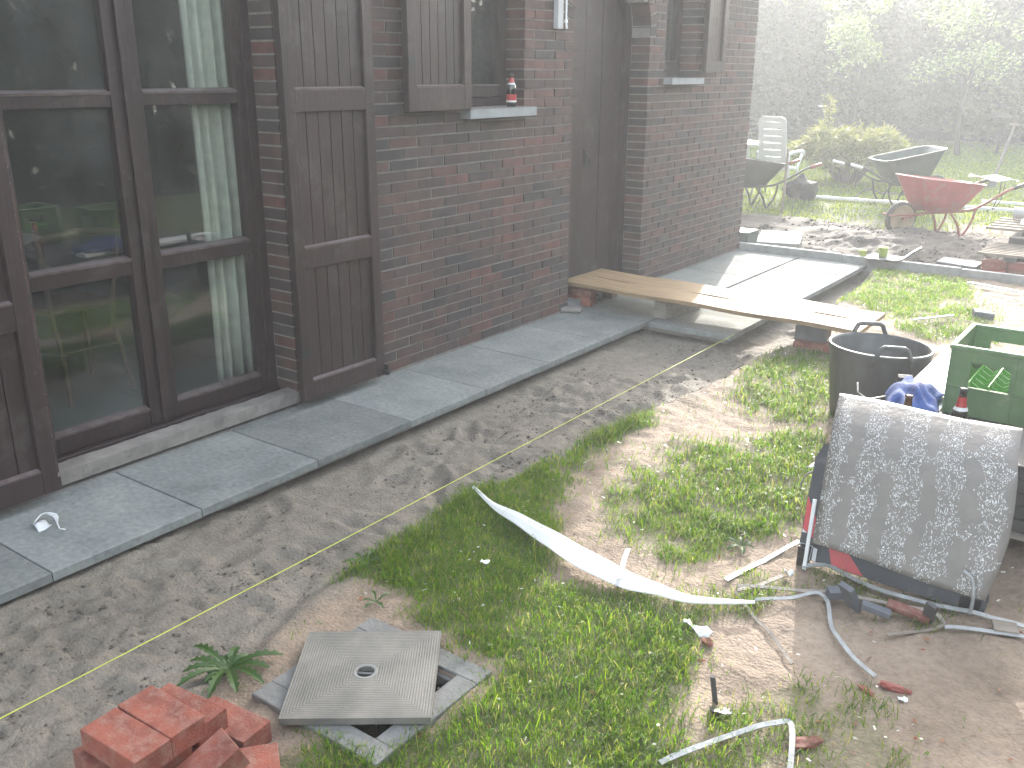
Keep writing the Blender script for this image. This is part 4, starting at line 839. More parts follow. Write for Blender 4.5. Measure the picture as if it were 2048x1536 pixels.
# ------------------------------------------------------------ beyond the kerb: tray with cups, box, slab
tr = thing('trowel_tray', 'dark flat tray with raised pale rim lying over the kerb', 'tray', (1.33, 8.45, .07))
MB().box(1.20, 1.46, 8.33, 8.60, .070, .076, rot=(.0, 0, .0)).build('pan', 'block_grey', tr)
MB().tube(arc([(1.36, 8.325, .075), (1.47, 8.335, .078), (1.50, 8.45, .085), (1.52, 8.62, .11), (1.55, 8.80, .13)], 5), .012, 8).build('rim', 'steel_grey', tr, smooth=True)
def cup(x, y, z, r, h, label):
    t = thing('plastic_cup', label, 'cup', (x, y, z)); ORIG[t.name] = Vector()
    MB().lathe([(0, 0), (r, 0), (r*1.05, h*.85), (r*1.2, h), (r*1.1, h), (r*.9, h*.2), (0, h*.2)], (0, 0, 0), 16).build('cup_body', 'yellow_green', t, smooth=True)
    MB().tube([(-r*1.1, 0, h*.85), (-r*1.7, 0, h*.6), (-r*1.1, 0, h*.3)], .005, 6).build('handle', 'yellow_green', t, smooth=True); t.location = (x, y, z)
cup(1.315, 8.475, .078, .036, .085, 'yellow green plastic cup standing on the dark tray'); cup(1.145, 8.475, .067, .026, .05, 'small yellow green cup standing on the kerb')
brickthing('utility_box', (-.09, 8.66, .05), (.26, .26, .20), .0, 'dark_green_box', 'dark green box on the ground past the house corner', 'box')
brickthing('loose_slab', (.13, 9.15, .02), (.42, .75, .04), .30, 'paving_stone', 'pale loose slab lying in the dirt past the kerb', 'slab')
brickthing('loose_slab', (1.84, 9.02, gz(1.84, 9.02)+.02), (.34, .22, .05), -.1, 'block_grey', 'rough grey slab lying in dirt near the nearer pallet', 'slab', (.06, .02))
brickthing('white_lath', (2.28, 8.05, gz(2.28, 8.05)+.025), (.40, .035, .012), -.30, 'white_plastic', 'white lath lying on the soil in front of the kerb', 'lath')
brickthing('white_lath', (2.15, 6.72, gz(2.15, 6.72)+.03), (.36, .018, .012), 1.0, 'white_plastic', 'thin pale lath resting in the grass behind the green crate', 'lath')
brickthing('stone_chunk', (2.40, 7.05, gz(2.4, 7.05)+.02), (.13, .10, .06), .4, 'block_grey', 'grey stone chunk at the end of the thin pale lath', 'stone', (.1, .1), .01)
# long battens at the lawn edge
brickthing('batten', (.62, 12.62, .04), (2.9, .05, .035), .10, 'white_plastic', 'long pale straightedge lying along the lawn edge', 'batten')
brickthing('batten', (1.55, 13.35, .05), (.7, .05, .03), .02, 'white_plastic', 'short pale batten behind the red wheelbarrow handles', 'batten')
rk = thing('rake', 'long handled tool lying in the grass behind the red wheelbarrow', 'rake', (0, 13.0, .05))
MB().tube([(.02, 12.95, .10), (.8, 13.3, .10)], .014, 6).build('handle', 'grey_wood', rk); MB().tube(arc([(.05, 12.95, .1), (-.12, 12.9, .14), (-.25, 12.8, .03)], 5), .012, 6).build('head', 'steel_grey', rk)
# pallets and stacks at the edge of the picture
def pallet(name, x0, y0, w, d, z, n, label, blocks, bmat):
    t = thing(name, label, 'pallet', (x0, y0, 0))
    for k in range(n):
        yy = y0+d*k/n; MB().box(x0+.012*(k % 2), x0+w, yy, yy+d/n*.5, z-.022, z).build('slat', 'pallet_wood', t)
    for u in (.28, .62, .95): MB().box(x0+w*u-.04, x0+w*u+.04, y0+.002, y0+d-.03, z-.06, z-.023).build('bearer', 'slab_dark', t)  # bearers coloured near black to paint the shade between the slats
    return t
pallet('pallet', 2.02, 8.72, .95, .66, .165, 8, 'low slatted pallet on red bricks right behind the kerb', 0, 'red_brick')
pallet('pallet', 1.96, 9.30, 1.2, .82, .30, 5, 'higher slatted pallet carrying the white bag and roll', 0, 'slab_dark')
GB = 'bricks stacked beneath the pallets'
k = 0
for ix in range(4):
    for iz in range(2):
        lb = ['red brown brick under the low pallet, %s from the kerb end, %s course' % (w, c) for w in ('first', 'second', 'third', 'fourth') for c in ('bottom', 'top')][ix*2+iz]
        brickthing('stack_brick', (2.16+ix*.21, 8.80, .0+iz*.066), (.2, .1, .062), 0, 'red_brick' if (ix+iz) % 2 else 'rusty_red', lb, 'brick', group=GB)
for iz in range(3):
    for ix in range(2):
        brickthing('stack_block', (2.40+ix*.52, 9.62, .02+iz*.079), (.50, .5, .075), 0, 'slab_dark', 'dark block under the higher pallet, %s layer, %s one' % (('bottom', 'middle', 'top')[iz], ('outer', 'inner')[ix]), 'block', group='dark blocks under the higher pallet')
o = MB().tube([(2.07, 9.95, .36), (2.9, 9.99, .36)], .055, 16).build('plastic_roll', 'pvc_light', smooth=True); top_at(o, (2.5, 9.97, .305)); tag(o, 'grey roll of sheeting lying on the higher pallet', 'roll')
shard((2.34, 9.48, .365), (.15, .12, .17), 'white_plastic', 'bright white plastic bag slumped on the higher pallet', 21, .45)['category'] = 'bag'

# ------------------------------------------------------------ wheelbarrows
def rrect(w0, x0, x1, z, r, n=5, zr=None):
    pts = []
    for (cx, cy, a0) in ((x1-r, w0-r, 0), (x0+r, w0-r, 90), (x0+r, -w0+r, 180), (x1-r, -w0+r, 270)):
        for k in range(n+1):
            a = R_(a0+90*k/n); pts.append((cx+r*math.cos(a), cy+r*math.sin(a), z))
    return pts
def barrow(label, tubm, framem, gripm, rimm, rimz=(.64, .53)):
    t = thing('wheelbarrow', label, 'wheelbarrow', (0, 0, 0)); ORIG[t.name] = Vector()
    # tub: heading +x is towards the handles
    def ring(f, off=0):
        zb = .27; x0 = .20-.16*f+off; x1 = .66+.20*f-off; w = .17+.13*f-off
        P = rrect(w, x0, x1, 0, .07+.05*f); return [(x, y, zb+off*1+f*((rimz[0]-zb)+(rimz[1]-rimz[0])*(x-x0)/(x1-x0))) for x, y, _ in P]
    rings = [ring(f) for f in (0, .33, .66, 1)]+[[(x*1, y, z+.004) for x, y, z in ring(1, .004)]]+[ring(f, .008) for f in (.95, .5, 0)]
    V = []; F = []; n = len(rings[0])
    for r in rings: V += r
    for i in range(len(rings)-1):
        for k in range(n): F.append((i*n+k, i*n+(k+1) % n, (i+1)*n+(k+1) % n, (i+1)*n+k))
    F.append(tuple(range(n-1, -1, -1))); F.append(tuple((len(rings)-1)*n+k for k in range(n)))
    MB().add(V, F).build('tray', tubm, t, smooth=True)
    rim = ring(1); MB().tube(rim+[rim[0]], .009, 6, cap=False).build('rim', framem if framem != 'rusty_red' else tubm, t, smooth=True)
    for s in (-1, 1):
        hd = MB().tube(arc([(-.03, s*.055, .19), (.2, s*.11, .245), (.62, s*.2, .262), (.80, s*.24, .31), (1.10, s*.27, .47), (1.22, s*.27, .50)], 4), .015, 8).build('handle', framem, t, smooth=True)
        MB().tube([(1.17, s*.27, .488), (1.32, s*.27, .53)], .021, 8).build('grip', gripm, t, smooth=True)
        MB().tube(arc([(.48, s*.17, .26), (.58, s*.19, .12), (.62, s*.2, .0), (.66, s*.2, .0), (.74, s*.21, .14), (.76, s*.23, .29)], 4), .013, 8).build('leg', framem, t, smooth=True)
    w = MB(); prof = [(.118, -.03), (.15, -.038), (.175, -.028), (.185, 0), (.175, .028), (.15, .038), (.118, .03)]; V = []; F = []; nn = 28
    for k in range(nn):
        a = 2*math.pi*k/nn
        for r, q in prof: V.append((r*math.cos(a), q, .185+r*math.sin(a)))
    for k in range(nn):
        for i in range(len(prof)): F.append((k*7+i, ((k+1) % nn)*7+i, ((k+1) % nn)*7+(i+1) % 7, k*7+(i+1) % 7))
    wh = w.add(V, F).build('wheel', 'tyre', t, smooth=True)
    w = MB(); V = []; F = []; pr = [(.0, -.02), (.06, -.02), (.10, -.012), (.122, -.034), (.150, -.0395)]
    for s in (1, -1):
        for k in range(nn):
            a = 2*math.pi*k/nn
            for r, q in pr: V.append((r*math.cos(a), q*s, .185+r*math.sin(a)))
    for s in (0, 1):
        for k in range(nn):
            for i in range(4): F.append(tuple(s*nn*5+v for v in (k*5+i, ((k+1) % nn)*5+i, ((k+1) % nn)*5+i+1, k*5+i+1)))
    w.add(V, F).build('wheel_rim', rimm, t, smooth=True)
    MB().tube([(0, -.09, .185), (0, .09, .185)], .012, 8).build('axle', framem, t)
    MB().tube([(-.16, -.10, .235), (-.16, .10, .235)], .010, 6).tube([(-.16, .10, .235), (.12, .12, .245)], .01, 6).tube([(-.16, -.10, .235), (.12, -.12, .245)], .01, 6).build('front_guard', framem, t)
    return t
b1 = barrow('red wheelbarrow with tan rimmed wheel standing on the heaped earth', 'barrow_red', 'rusty_red', 'black_iron', 'rim_tan'); b1.location = (.95, 10.42, -.03); b1.rotation_euler = (0, -.02, R_(50)); b1.scale = (.96, .96, .96)
b2 = barrow('dark green wheelbarrow with white grips standing on the lawn by the bush', 'barrow_green', 'black_iron', 'white_plastic', 'steel_grey', (.72, .56)); b2.location = (.66, 13.15, .0); b2.rotation_euler = (0, 0, R_(222)); b2.scale = (.98, .98, .98)
b3 = barrow('black wheelbarrow partly hidden by the house corner beside the white chair', 'barrow_black', 'black_iron', 'rusty_red', 'black_iron'); b3.location = (-1.48, 11.10, .0); b3.rotation_euler = (0, 0, R_(50)); b3.scale = (.98, .98, .98)
G = [[(1.42+.42*i/6, 11.05+.3*j/4+.22*i/6, .56+.02*math.sin(i*1.3+j)-.04*i/6) for j in range(5)] for i in range(7)]
o = MB().sheet(G, .006).build('white_sheet', 'white_plastic', smooth=True); top_at(o, (1.6, 11.2, .5)); tag(o, 'bent white sheet sticking out of the red wheelbarrow', 'sheet')
o = MB().tube(arc([(1.70, 11.36, .50), (1.70, 11.34, .36), (1.66, 11.33, .2), (1.72, 11.36, .3), (1.735, 11.4, .48)], 6), .005, 5).build('cord', 'black_iron', smooth=True); top_at(o, (1.7, 11.36, .5)); tag(o, 'dark cord hanging from the handle of the red wheelbarrow', 'cord')
# chair, table, stake, bag, spade, feeder
t = thing('garden_chair', 'high backed white plastic garden chair with slotted back', 'chair', (-1.25, 12.6, 0))
M3 = Matrix.Rotation(R_(-160), 3, 'Z'); ORIG[t.name] = Vector()
bk = MB(); lean = .22
def pv(x, z, d=0): return (x, .18+(z-.40)*lean+d, z)
zs = [.40, .48, .57, .66, .75, .84, .93, 1.02, 1.10]
def half(z): return .20+.02*math.sin((z-.4)*4.5) if z < 1.02 else .17
V = []; F = []
def cell(x0, x1, z0, z1, w0=None, w1=None):
    bk.add([pv(x0, z0), pv(x1, z0), pv(x1 if w1 is None else w1[1], z1), pv(x0 if w1 is None else w1[0], z1), pv(x0, z0, .018), pv(x1, z0, .018), pv(x1 if w1 is None else w1[1], z1, .018), pv(x0 if w1 is None else w1[0], z1, .018)], [(0, 1, 2, 3), (7, 6, 5, 4), (0, 4, 5, 1), (1, 5, 6, 2), (2, 6, 7, 3), (3, 7, 4, 0)])
cell(-.215, -.13, .38, 1.04); cell(.13, .215, .38, 1.04)
for k in range(7): z = .38+k*.095; cell(-.1301, .1301, z, z+.084)
cell(-.215, .215, 1.04, 1.08, w1=(-.20, .20)); cell(-.20, .20, 1.08, 1.11, w1=(-.15, .15))
bk.build('backrest', 'chair_plastic', t)
MB().box(-.22, .22, -.26, .19, .38, .41, rot=(.08, 0, 0)).build('seat', 'chair_plastic', t, bevel=.01)
for s in (-1, 1):
    MB().tube(arc([(s*.27, -.30, .60), (s*.275, -.2, .625), (s*.27, .1, .62), (s*.24, .24, .60)], 4), .022, 8).build('armrest', 'chair_plastic', t, smooth=True)
    MB().tube([(s*.27, -.26, .60), (s*.25, -.16, .40), (s*.27, -.27, 0)], .018, 8).build('leg', 'chair_plastic', t, smooth=True)
    MB().tube([(s*.25, .22, .60), (s*.23, .14, .40), (s*.26, .30, 0)], .018, 8).build('leg', 'chair_plastic', t, smooth=True)
t.location = (-1.27, 12.62, 0); t.rotation_euler.z = R_(178); t.scale = (.9, .9, .95)
t = thing('garden_table', 'pale garden table whose end shows past the house corner', 'table', (-2.1, 12.6, 0))
MB().box(-2.7, -1.50, 12.3, 13.0, .66, .69).build('tabletop', 'chair_plastic', t, bevel=.008)
for x, y in ((-2.62, 12.4), (-2.62, 12.9), (-1.62, 12.4), (-1.62, 12.9)): MB().tube([(x, y, .66), (x+.03, y, 0)], .02, 8).build('leg', 'chair_plastic', t)
o = MB().tube([(-.66, 11.3, -.05), (-.655, 11.29, .74)], .016, 8).build('stake', 'pallet_wood'); top_at(o, (-.66, 11.3, 0)); tag(o, 'slim pale wooden stake standing in front of the white chair', 'stake')
b_ = shard((-.83, 12.4, .13), (.22, .2, .42), 'bag_black', 'black refuse bag on the grass beside the white chair', 33, .45); b_['category'] = 'bag'; b_.name = 'refuse_bag'
t = thing('spade', 'long wooden handled spade standing upright in the sunny lawn', 'spade', (.96, 15.5, 0))
MB().tube([(1.10, 15.5, .90), (.955, 15.5, .18)], .018, 8).build('handle', 'grey_wood', t); MB().tube([(1.03, 15.5, .905), (1.16, 15.5, .895)], .02, 8).build('grip', 'pallet_wood', t)
MB().box(.88, 1.0, 15.49, 15.505, -.06, .2, rot=(0, .2, 0)).build('blade', 'steel_grey', t)
t = thing('bird_feeder', 'small roofed bird table on a post in front of the dark trees', 'bird table', (-.15, 22, 0))
MB().tube([(-.15, 22, -.1), (-.15, 22, .62)], .035, 8).build('post', 'bark', t); MB().box(-.32, .02, 21.85, 22.15, .62, .65).build('tray', 'bark', t)
MB().add([(-.38, 21.8, .74), (.08, 21.8, .74), (.08, 22.2, .74), (-.38, 22.2, .74), (-.25, 22, .84), (-.05, 22, .84)], [(0, 1, 5, 4), (2, 3, 4, 5), (1, 2, 5), (3, 0, 4), (3, 2, 1, 0)]).build('roof', 'bark', t)
for x in (-.35, .05): MB().box(x-.015, x+.015, 21.98, 22.02, .65, .765).build('post', 'bark', t)

# ------------------------------------------------------------ reflected side of the garden: pallet with bricks, grey board, bag
t = thing('brick_stack', 'low stack of brown bricks on a pallet off to the lawn side', 'brick stack', (4.6, 2.2, 0))
for iz in range(4):
    for ix in range(4):
        for iy in range(3): MB().box(4.3+ix*.215, 4.505+ix*.215, 1.8+iy*.3, 2.09+iy*.3, .10+iz*.1, .19+iz*.1).build('brick', 'facade_brick', t)
MB().box(4.25, 5.2, 1.75, 2.75, -.02, .095).build('pallet', 'grey_wood', t)
brickthing('grey_board', (4.9, 2.75, .72), (.62, .02, .5), .5, 'block_grey', 'plain grey board standing on the brown brick stack', 'board', (.15, 0))

# ------------------------------------------------------------ grass, weeds, petals
def blades(name, P, L, W, lean, label, mat_='grass_blade', segs=2):
    """curved tapering blades at points P (n,3); each its own island"""
    n = len(P); a = RNG.uniform(0, 2*np.pi, n); d = np.stack([np.cos(a), np.sin(a)], 1); b = RNG.uniform(0, 2*np.pi, n); wv = np.stack([-np.sin(b), np.cos(b)], 1)*(W*RNG.uniform(.6, 1.3, n))[:, None]/2
    l = L*RNG.uniform(.45, 1.35, n); ln = lean*RNG.uniform(.2, 1.6, n)
    base = P; mid = P.copy(); mid[:, :2] += d*(l*ln*.35)[:, None]; mid[:, 2] += l*.62; tip = P.copy(); tip[:, :2] += d*(l*ln*1.0)[:, None]; tip[:, 2] += l*np.clip(1.0-.45*ln, .15, 1)
    w3 = np.concatenate([wv, np.zeros((n, 1))], 1); V = np.stack([base-w3, base+w3, mid+w3*.8, mid-w3*.8, tip], 1).reshape(-1, 3); i = np.arange(n)*5
    T = np.concatenate([np.stack([i, i+1, i+2], 1), np.stack([i, i+2, i+3], 1), np.stack([i+3, i+2, i+4], 1)]); o = fast_mesh(name, V, T, mat_); o['kind'] = 'stuff'; o['label'] = label; return o
def scatter(n, x0, x1, y0, y1, f):
    x = RNG.uniform(x0, x1, n); y = RNG.uniform(y0, y1, n); k = RNG.random(n) < f(x, y); x, y = x[k], y[k]; return np.stack([x, y, height(x, y)-.004], 1)
def free(x, y):
    k = ~((np.abs(x-1.875) < .205)*(np.abs(y-1.555) < .205)) & ~((x > 1.58)*(x < 1.95)*(y > .84)*(y < 1.24)) & ~((x > 1.55)*(x < 1.8)*(y > 5.6)*(y < 5.85))
    c, s = math.cos(R_(36.4)), math.sin(R_(36.4)); u = (x-1.845)*c+(y-1.552)*s; v = -(x-1.845)*s+(y-1.552)*c; return k & ~((np.abs(u) < .2)*(np.abs(v) < .2))
def gd(x, y): c = np.clip(fbm(x, y, 11, 3)*3.6-1.0, 0.06, 1)*np.clip(fbm(x+4, y+2, 3.2, 2)*3.2-.55, .25, 1); g_ = grassmask(x, y, .035); c = np.where(g_ > .95, .35+.65*c, c); return g_*c*free(x, y)
P = scatter(210000, 1.3, 3.2, .9, 3.1, gd); blades('grass', P, .040, .0026, .85, 'short green lawn grass')
P = scatter(150000, 1.3, 2.7, 3.0, 8.4, gd); blades('grass', P, .045, .0038, .8, 'short green lawn grass')
P = scatter(60000, 1.0, 3.4, .9, 8.4, lambda x, y: np.clip(fbm(x, y, 8, 3)*5-2.75, 0, 1)*.35*(x > np.interp(y, EY, EX)+.03)*free(x, y)); blades('grass', P, .028, .0026, 1.1, 'sparse grass on bare soil')
P = scatter(9000, 1.0, 3.4, 1.2, 5.4, lambda x, y: grassmask(x, y)*.9*(fbm(x, y, 5, 2) > .5)*free(x, y)); blades('grass', P, .085, .0028, .9, 'longer grass blades')
def edgef(x, y): xe = np.interp(y, EY, EX); return (np.abs(x-xe) < .07)*(y > 2.6)*(y < 4.1)*(fbm(x, y, 3, 2) > .46)
P = scatter(14000, 1.2, 1.7, 2.5, 4.2, edgef); blades('grass', P, .075, .003, 1.0, 'tufts hanging over the trench edge')
P = scatter(230000, -9, 5, 10.9, 27, lambda x, y: farlawn(x, y)*np.clip(14/y, 0, 1)**1.2*(x < -.5+(y-10)*.4+3)); blades('grass', P, .045, .012, .8, 'far lawn', 'far_grass')
# flecks of petals and fallen bits
def flecks(name, P, r, mat_, label):
    n = len(P); a = RNG.normal(size=(n, 3)); a /= np.linalg.norm(a, axis=1)[:, None]; b = RNG.normal(size=(n, 3)); b[:, 2] *= .3; a[:, 2] *= .3; a *= (r*RNG.uniform(.5, 1.4, n))[:, None]; b /= np.linalg.norm(b, axis=1)[:, None]; b *= (r*.6*RNG.uniform(.5, 1.4, n))[:, None]
    V = np.stack([P-a, P+b, P+a, P-b], 1).reshape(-1, 3); o = fast_mesh(name, V, np.arange(4*n).reshape(-1, 4), mat_); o['kind'] = 'stuff'; o['label'] = label; return o
P = scatter(3400, 1.5, 3.2, 1.6, 8.2, lambda x, y: (.25+.75*grassmask(x, y))*(.3+.7*(y > 3.2))*(x > np.interp(y, EY, EX)+.05)); P[:, 2] += .022; flecks('petals', P, .009, 'petal', 'pale fallen petals and seed bits')
P = scatter(260, 1.4, 3.4, 1.2, 5, lambda x, y: x > np.interp(y, EY, EX)+.05); P[:, 2] += .012; flecks('dead_leaves', P, .011, 'dry_leaf', 'small brown leaf bits')
# pebbles and crumbs of earth
import bmesh
def crumbs(name, P, r, m, label):
    n = len(P); ico = np.array([(0, 0, 1), (1, 0, 0), (0, 1, 0), (-1, 0, 0), (0, -1, 0), (0, 0, -1)], float); F0 = np.array([(0, 1, 2), (0, 2, 3), (0, 3, 4), (0, 4, 1), (5, 2, 1), (5, 3, 2), (5, 4, 3), (5, 1, 4)])
    s = (r*np.clip(RNG.lognormal(0, .45, n), .3, 1.9))[:, None, None]; V = ico[None]*(1+RNG.uniform(-.35, .35, (n, 6, 3)))*s; a = RNG.uniform(0, 6.28, n); c, q = np.cos(a)[:, None], np.sin(a)[:, None]
    X = V[..., 0]*c-V[..., 1]*q; Y = V[..., 0]*q+V[..., 1]*c; V = np.stack([X, Y, V[..., 2]*.7], -1)+P[:, None, :]
    o = fast_mesh(name, V.reshape(-1, 3), (F0[None]+np.arange(n)[:, None, None]*6).reshape(-1, 3), m); o['kind'] = 'stuff'; o['label'] = label; return o
bedf = lambda x, y: (x < np.interp(y, EY, EX)+.1)*np.clip(fbm(x, y, 4, 3)*4-1.6, .04, 1)
P = scatter(40000, .6, 1.7, .7, 5.5, bedf); mat('crumb_earth', (.15, .125, .10), (.09, .075, .06), scale=3, rough=.9); crumbs('soil_crumbs', P, .0038, 'crumb_earth', 'crumbs of sandy soil')
P = scatter(2600, .6, 1.6, .7, 5.5, lambda x, y: bedf(x, y)*(x > .66)); crumbs('soil_clods', P, .0085, 'crumb_earth', 'small clods of sandy soil')
P = scatter(9000, 1.5, 3.4, 1.0, 8.3, lambda x, y: np.clip(fbm(x, y, 4, 3)*4-1.7, .04, 1)*(1-.8*grassmask(x, y))); mat('crumb_warm', (.27, .20, .15), (.15, .11, .08), scale=3, rough=.9); crumbs('soil_crumbs', P, .0045, 'crumb_warm', 'crumbs of dry soil')
P = scatter(12000, -.6, 2.6, 8.5, 11, lambda x, y: np.clip(fbm(x, y, 2, 3)*4-1.6, .05, 1)); mat('crumb_dark', (.11, .095, .08), (.05, .043, .036), scale=3, rough=.9); crumbs('soil_clods', P, .013, 'crumb_dark', 'clods of turned earth')
# dandelion rosettes
def weed(cx, cy, n, L, label, a0=0, a1=6.28):
    z = gz(cx, cy); b = MB(); t = thing('weed', label, 'weed', (cx, cy, z)); r = random.Random(int(cx*1000))
    for k in range(n):
        a = a0+(a1-a0)*(k+r.uniform(-.3, .3))/n; l = L*r.uniform(.45, 1.15); m = MB(); G = []; N_ = 13
        for i in range(N_+1):
            s = i/N_; w = L*.085*(math.sin(math.pi*min(1, s*.85+.10))**.8)*(.7+.75*(i % 2))*(.5+s); h = z+.01+l*.22*math.sin(s*2.3)-.05*l*s*s; p = Vector((cx+math.cos(a)*l*s, cy+math.sin(a)*l*s, h)); q = Vector((-math.sin(a), math.cos(a), 0))*w; G.append([p-q+Vector((0, 0, w*.4)), p, p+q+Vector((0, 0, w*.4))])
        m.sheet(G, .0007).build('leaf', 'weed_leaf', t)
weed(1.49, 1.36, 14, .135, 'broad leaved dandelion between the brick heap and the chamber'); weed(1.375, 2.03, 6, .07, 'small leafy weed at the grass tip on the sand'); weed(1.60, 1.85, 5, .06, 'tiny weed just behind the chamber'); weed(2.38, 2.92, 7, .08, 'bright green weed beside the bare patch')

# ------------------------------------------------------------ bush, hedges and trees
def leaves(cent, rad, n, size, seed, aspect=.5, droop=.0, shell=.55):
    g = np.random.default_rng(seed); V = []
    tot = []
    for c, r in zip(cent, rad):
        m = int(n*(r[0]*r[2])/sum(q[0]*q[2] for q in rad)); d = g.normal(size=(m, 3)); d /= np.linalg.norm(d, axis=1)[:, None]; q = (shell+(1-shell)*g.random(m))**.6
        tot.append(np.array(c)+d*q[:, None]*np.array(r)*(1+.22*g.normal(size=(m, 1))))
    P = np.concatenate(tot); P = P[P[:, 2] > .02]; m = len(P); a = g.normal(size=(m, 3)); a[:, 2] = a[:, 2]*.6-droop; a /= np.linalg.norm(a, axis=1)[:, None]; b = g.normal(size=(m, 3)); b -= a*(a*b).sum(1)[:, None]; b /= np.linalg.norm(b, axis=1)[:, None]
    s = size*g.uniform(.5, 1.4, m); a *= s[:, None]; b *= (s*aspect*.5)[:, None]; return np.stack([P, P+a*.5+b, P+a, P+a*.5-b], 1).reshape(-1, 3)
def tree(x, y, h, r, seed, label, n=9000, size=.15, mat_='tree_leaf', z0=.5, group='trees at the end of the lawn', thin=1):
    rr = random.Random(seed); t = thing('tree', label, 'tree', (x, y, 0), group)
    tk = MB(); top = h*.6; tk.tube(arc([(x, y, -.1), (x+rr.uniform(-.1, .1), y, h*.25), (x+rr.uniform(-.2, .2), y+.1, top)], 4), .1, 8, rr=[(.16-.11*i/8)*thin for i in range(9)]); lim = []
    for k in range(7):
        a = k*2.4+rr.random(); zz = rr.uniform(.6, top); e = (x+math.cos(a)*r*.7, y+math.sin(a)*r*.7, zz+rr.uniform(.3, 1.2)); tk.tube(arc([(x, y, zz), (x+math.cos(a)*r*.35, y+math.sin(a)*r*.35, zz+.35), e], 3), .04, 6, rr=[(.05-.005*i)*thin**1.5 for i in range(7)]); lim.append(e)
    tk.build('trunk', 'bark', t, smooth=True)
    cs = []; rs = []
    for k in range(16): a = rr.uniform(0, 6.28); q = r*rr.uniform(.2, .95); cs.append((x+math.cos(a)*q, y+math.sin(a)*q*.7, rr.uniform(z0, h))); w = rr.uniform(.45, .9); rs.append((w*r*.45, w*r*.45, w*r*.38))
    V = leaves(cs, rs, n, size, seed); o = fast_mesh('crown', V-np.array([x, y, 0]), np.arange(len(V)).reshape(-1, 4), mat_); o.parent = t; return t
TR = [(-7.6, 24.0, 4.6, 2.0, 'dense dark tree farthest towards the house side of the lawn end'), (-5.4, 25.4, 5.6, 2.1, 'tall dark tree standing behind the white chair'), (-3.6, 24.2, 4.2, 1.7, 'bushy dark tree behind the bamboo bush'), (-1.9, 26.0, 5.4, 2.0, 'spreading tree with glinting leaves above the green wheelbarrow'),
      (.2, 27.4, 4.8, 2.0, 'dark tree behind the bird table'), (2.2, 28.2, 5.2, 2.1, 'dark tree right of the bird table'), (4.2, 27.5, 4.8, 2.0, 'last dark tree at the lawn end away from the house')]
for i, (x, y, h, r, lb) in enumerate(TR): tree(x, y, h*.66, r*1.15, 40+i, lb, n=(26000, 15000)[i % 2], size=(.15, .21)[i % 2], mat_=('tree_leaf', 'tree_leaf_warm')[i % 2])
tree(-2.6, 20.3, 3.0, .9, 71, 'slender tree with sun sparkle painted in its leaves reaching over the bamboo bush', n=1500, size=.10, mat_='sparkle_leaf', z0=1.7, thin=.4); tree(-.75, 21.3, 3.1, 1.0, 72, 'tree with sun glitter painted in its leaves beside the bird table', n=1900, size=.09, mat_='sparkle_leaf', z0=1.5, thin=.4)
def hedge(name, x0, x1, y0, y1, h, n, size, label, seed):
    t = thing(name, label, 'hedge', ((x0+x1)/2, (y0+y1)/2, 0)); w = x1-x0; d = y1-y0
    b = MB(); nx_ = max(6, int(max(w, d)/.5)); G = []
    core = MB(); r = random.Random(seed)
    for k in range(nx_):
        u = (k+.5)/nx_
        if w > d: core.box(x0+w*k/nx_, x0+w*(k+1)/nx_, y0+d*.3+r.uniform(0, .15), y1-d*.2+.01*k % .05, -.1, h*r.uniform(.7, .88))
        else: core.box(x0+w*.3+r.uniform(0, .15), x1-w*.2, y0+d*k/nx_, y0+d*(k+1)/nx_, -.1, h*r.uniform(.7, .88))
    core.build('dark_core', 'leaf_core', t)  # added solid dark boxes standing in for the hedge's shaded inside
    g = np.random.default_rng(seed); P = np.stack([g.uniform(x0, x1, n), g.uniform(y0, y1, n), g.uniform(0, h, n)], 1); P[:, :2] += g.normal(size=(n, 2))*.12; P[:, 2] += .35*fbm(P[:, 0], P[:, 1], .9, 3)
    a = g.normal(size=(n, 3)); a /= np.linalg.norm(a, axis=1)[:, None]; c = np.cross(a, g.normal(size=(n, 3))); c /= np.linalg.norm(c, axis=1)[:, None]; s = size*g.uniform(.5, 1.4, n); a *= s[:, None]; c *= (s*.28)[:, None]
    V = np.stack([P, P+a*.5+c, P+a, P+a*.5-c], 1).reshape(-1, 3); o = fast_mesh('foliage', V-np.array([(x0+x1)/2, (y0+y1)/2, 0]), np.arange(len(V)).reshape(-1, 4), 'tree_leaf'); o.parent = t; return t
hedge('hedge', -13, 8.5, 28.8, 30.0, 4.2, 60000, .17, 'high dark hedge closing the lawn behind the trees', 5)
hedge('hedge', -9, 4.5, 25.4, 26.6, 1.6, 40000, .14, 'low dark shrubs at the feet of the trees', 6)
hedge('hedge', 7.0, 8.4, -6, 26, 3.4, 26000, .14, 'tall dark hedge along the garden side facing the house', 8)
hedge('hedge', -14, -12.5, 8, 30, 3.6, 9000, .2, 'hedge along the garden behind the house gable', 9)
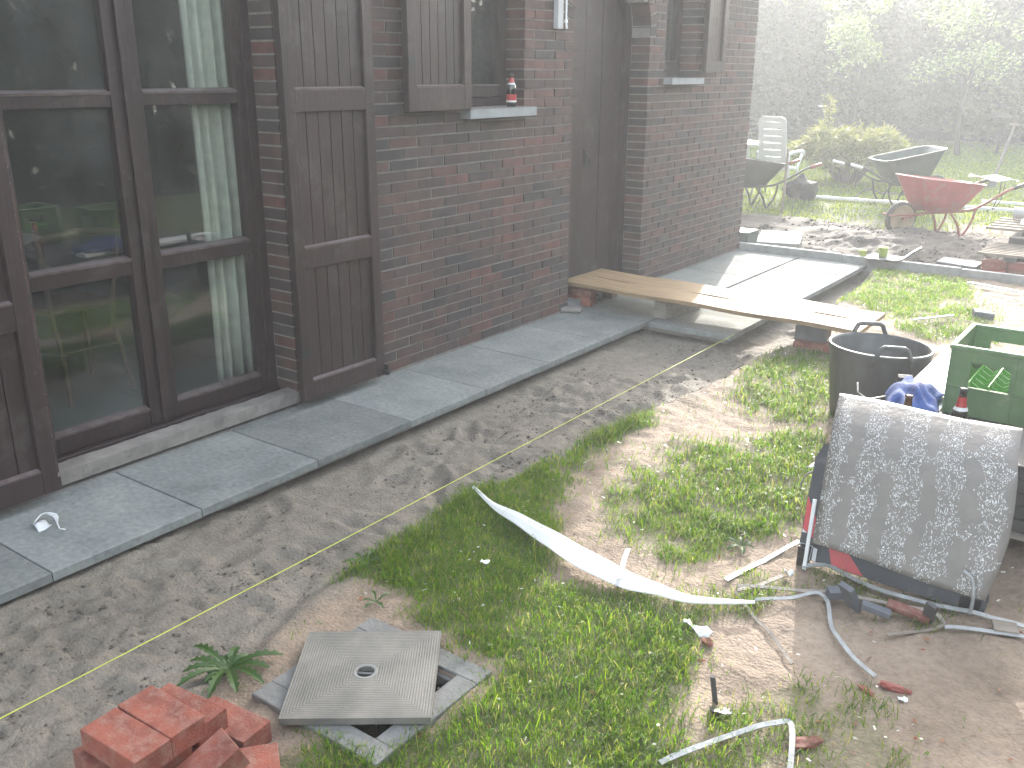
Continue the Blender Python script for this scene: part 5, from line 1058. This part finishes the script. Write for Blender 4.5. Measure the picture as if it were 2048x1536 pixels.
# arching bamboo-like bush
t = thing('bush', 'arching yellow green bush with slender leaves behind the wheelbarrows', 'bush', (-.98, 14.8, 0)); g = np.random.default_rng(3); V = []; stems = MB()
for k in range(230):
    a = g.uniform(0, 6.28); rr_ = g.uniform(.25, 1.0)**.7*.85; hh = (.62+.42*(1-rr_/.9)+g.uniform(-.1, .12)); p0 = np.array([-.98+.16*math.cos(a), 14.8+.16*math.sin(a), 0]); p1 = p0+np.array([math.cos(a)*rr_*.45, math.sin(a)*rr_*.4, hh]); p2 = p0+np.array([math.cos(a)*rr_, math.sin(a)*rr_*.8, hh*.86-.28*rr_])
    pts = [(1-s)**2*p0+2*s*(1-s)*p1*1.0+s*s*p2 for s in np.linspace(0, 1, 7)]; stems.tube([tuple(p) for p in pts], .006, 3, cap=False)
    for q in range(64):
        s = g.uniform(.25, 1.0); p = (1-s)**2*p0+2*s*(1-s)*p1+s*s*p2+g.normal(size=3)*.035; d = g.normal(size=3)+np.array([math.cos(a), math.sin(a), -.35])*.8; d /= np.linalg.norm(d); c = np.cross(d, g.normal(size=3)); c /= np.linalg.norm(c); l = g.uniform(.07, .15); V.append([p, p+d*l*.45+c*l*.12, p+d*l, p+d*l*.45-c*l*.12])
for q in range(90):
    z = g.uniform(.8, 1.25); p = np.array([-1.36, 14.8, z])+g.normal(size=3)*np.array([.05, .05, .02]); d = g.normal(size=3); d /= np.linalg.norm(d); c = np.cross(d, g.normal(size=3)); c /= np.linalg.norm(c); l = .08; V.append([p, p+d*l*.45+c*l*.15, p+d*l, p+d*l*.45-c*l*.15])
stems.tube([(-1.3, 14.8, 0), (-1.36, 14.8, 1.2)], .008, 4); stems.build('stems', 'chair_wood', t)
V = np.array(V).reshape(-1, 3); V[:, 2] = np.maximum(V[:, 2], .01); o = fast_mesh('foliage', V-np.array([-.98, 14.8, 0]), np.arange(len(V)).reshape(-1, 4), 'bush_leaf'); o.parent = t

# ------------------------------------------------------------ haze, its air also standing in for lens glare
hz = MB().box(-62, 48, -34, 74, -1.4, 7.6).build('haze', 'mortar'); hz['kind'] = 'stuff'
m = bpy.data.materials.new('haze_and_glare'); m.use_nodes = True; nt = m.node_tree; nt.nodes.remove(nt.nodes['Principled BSDF']); pvn = nt.nodes.new('ShaderNodeVolumePrincipled')
pvn.inputs['Color'].default_value = (.93, .97, 1, 1); pvn.inputs['Density'].default_value = HAZE; pvn.inputs['Anisotropy'].default_value = ANISO
nt.links.new(pvn.outputs[0], nt.nodes['Material Output'].inputs['Volume']); hz.data.materials.clear(); hz.data.materials.append(m)
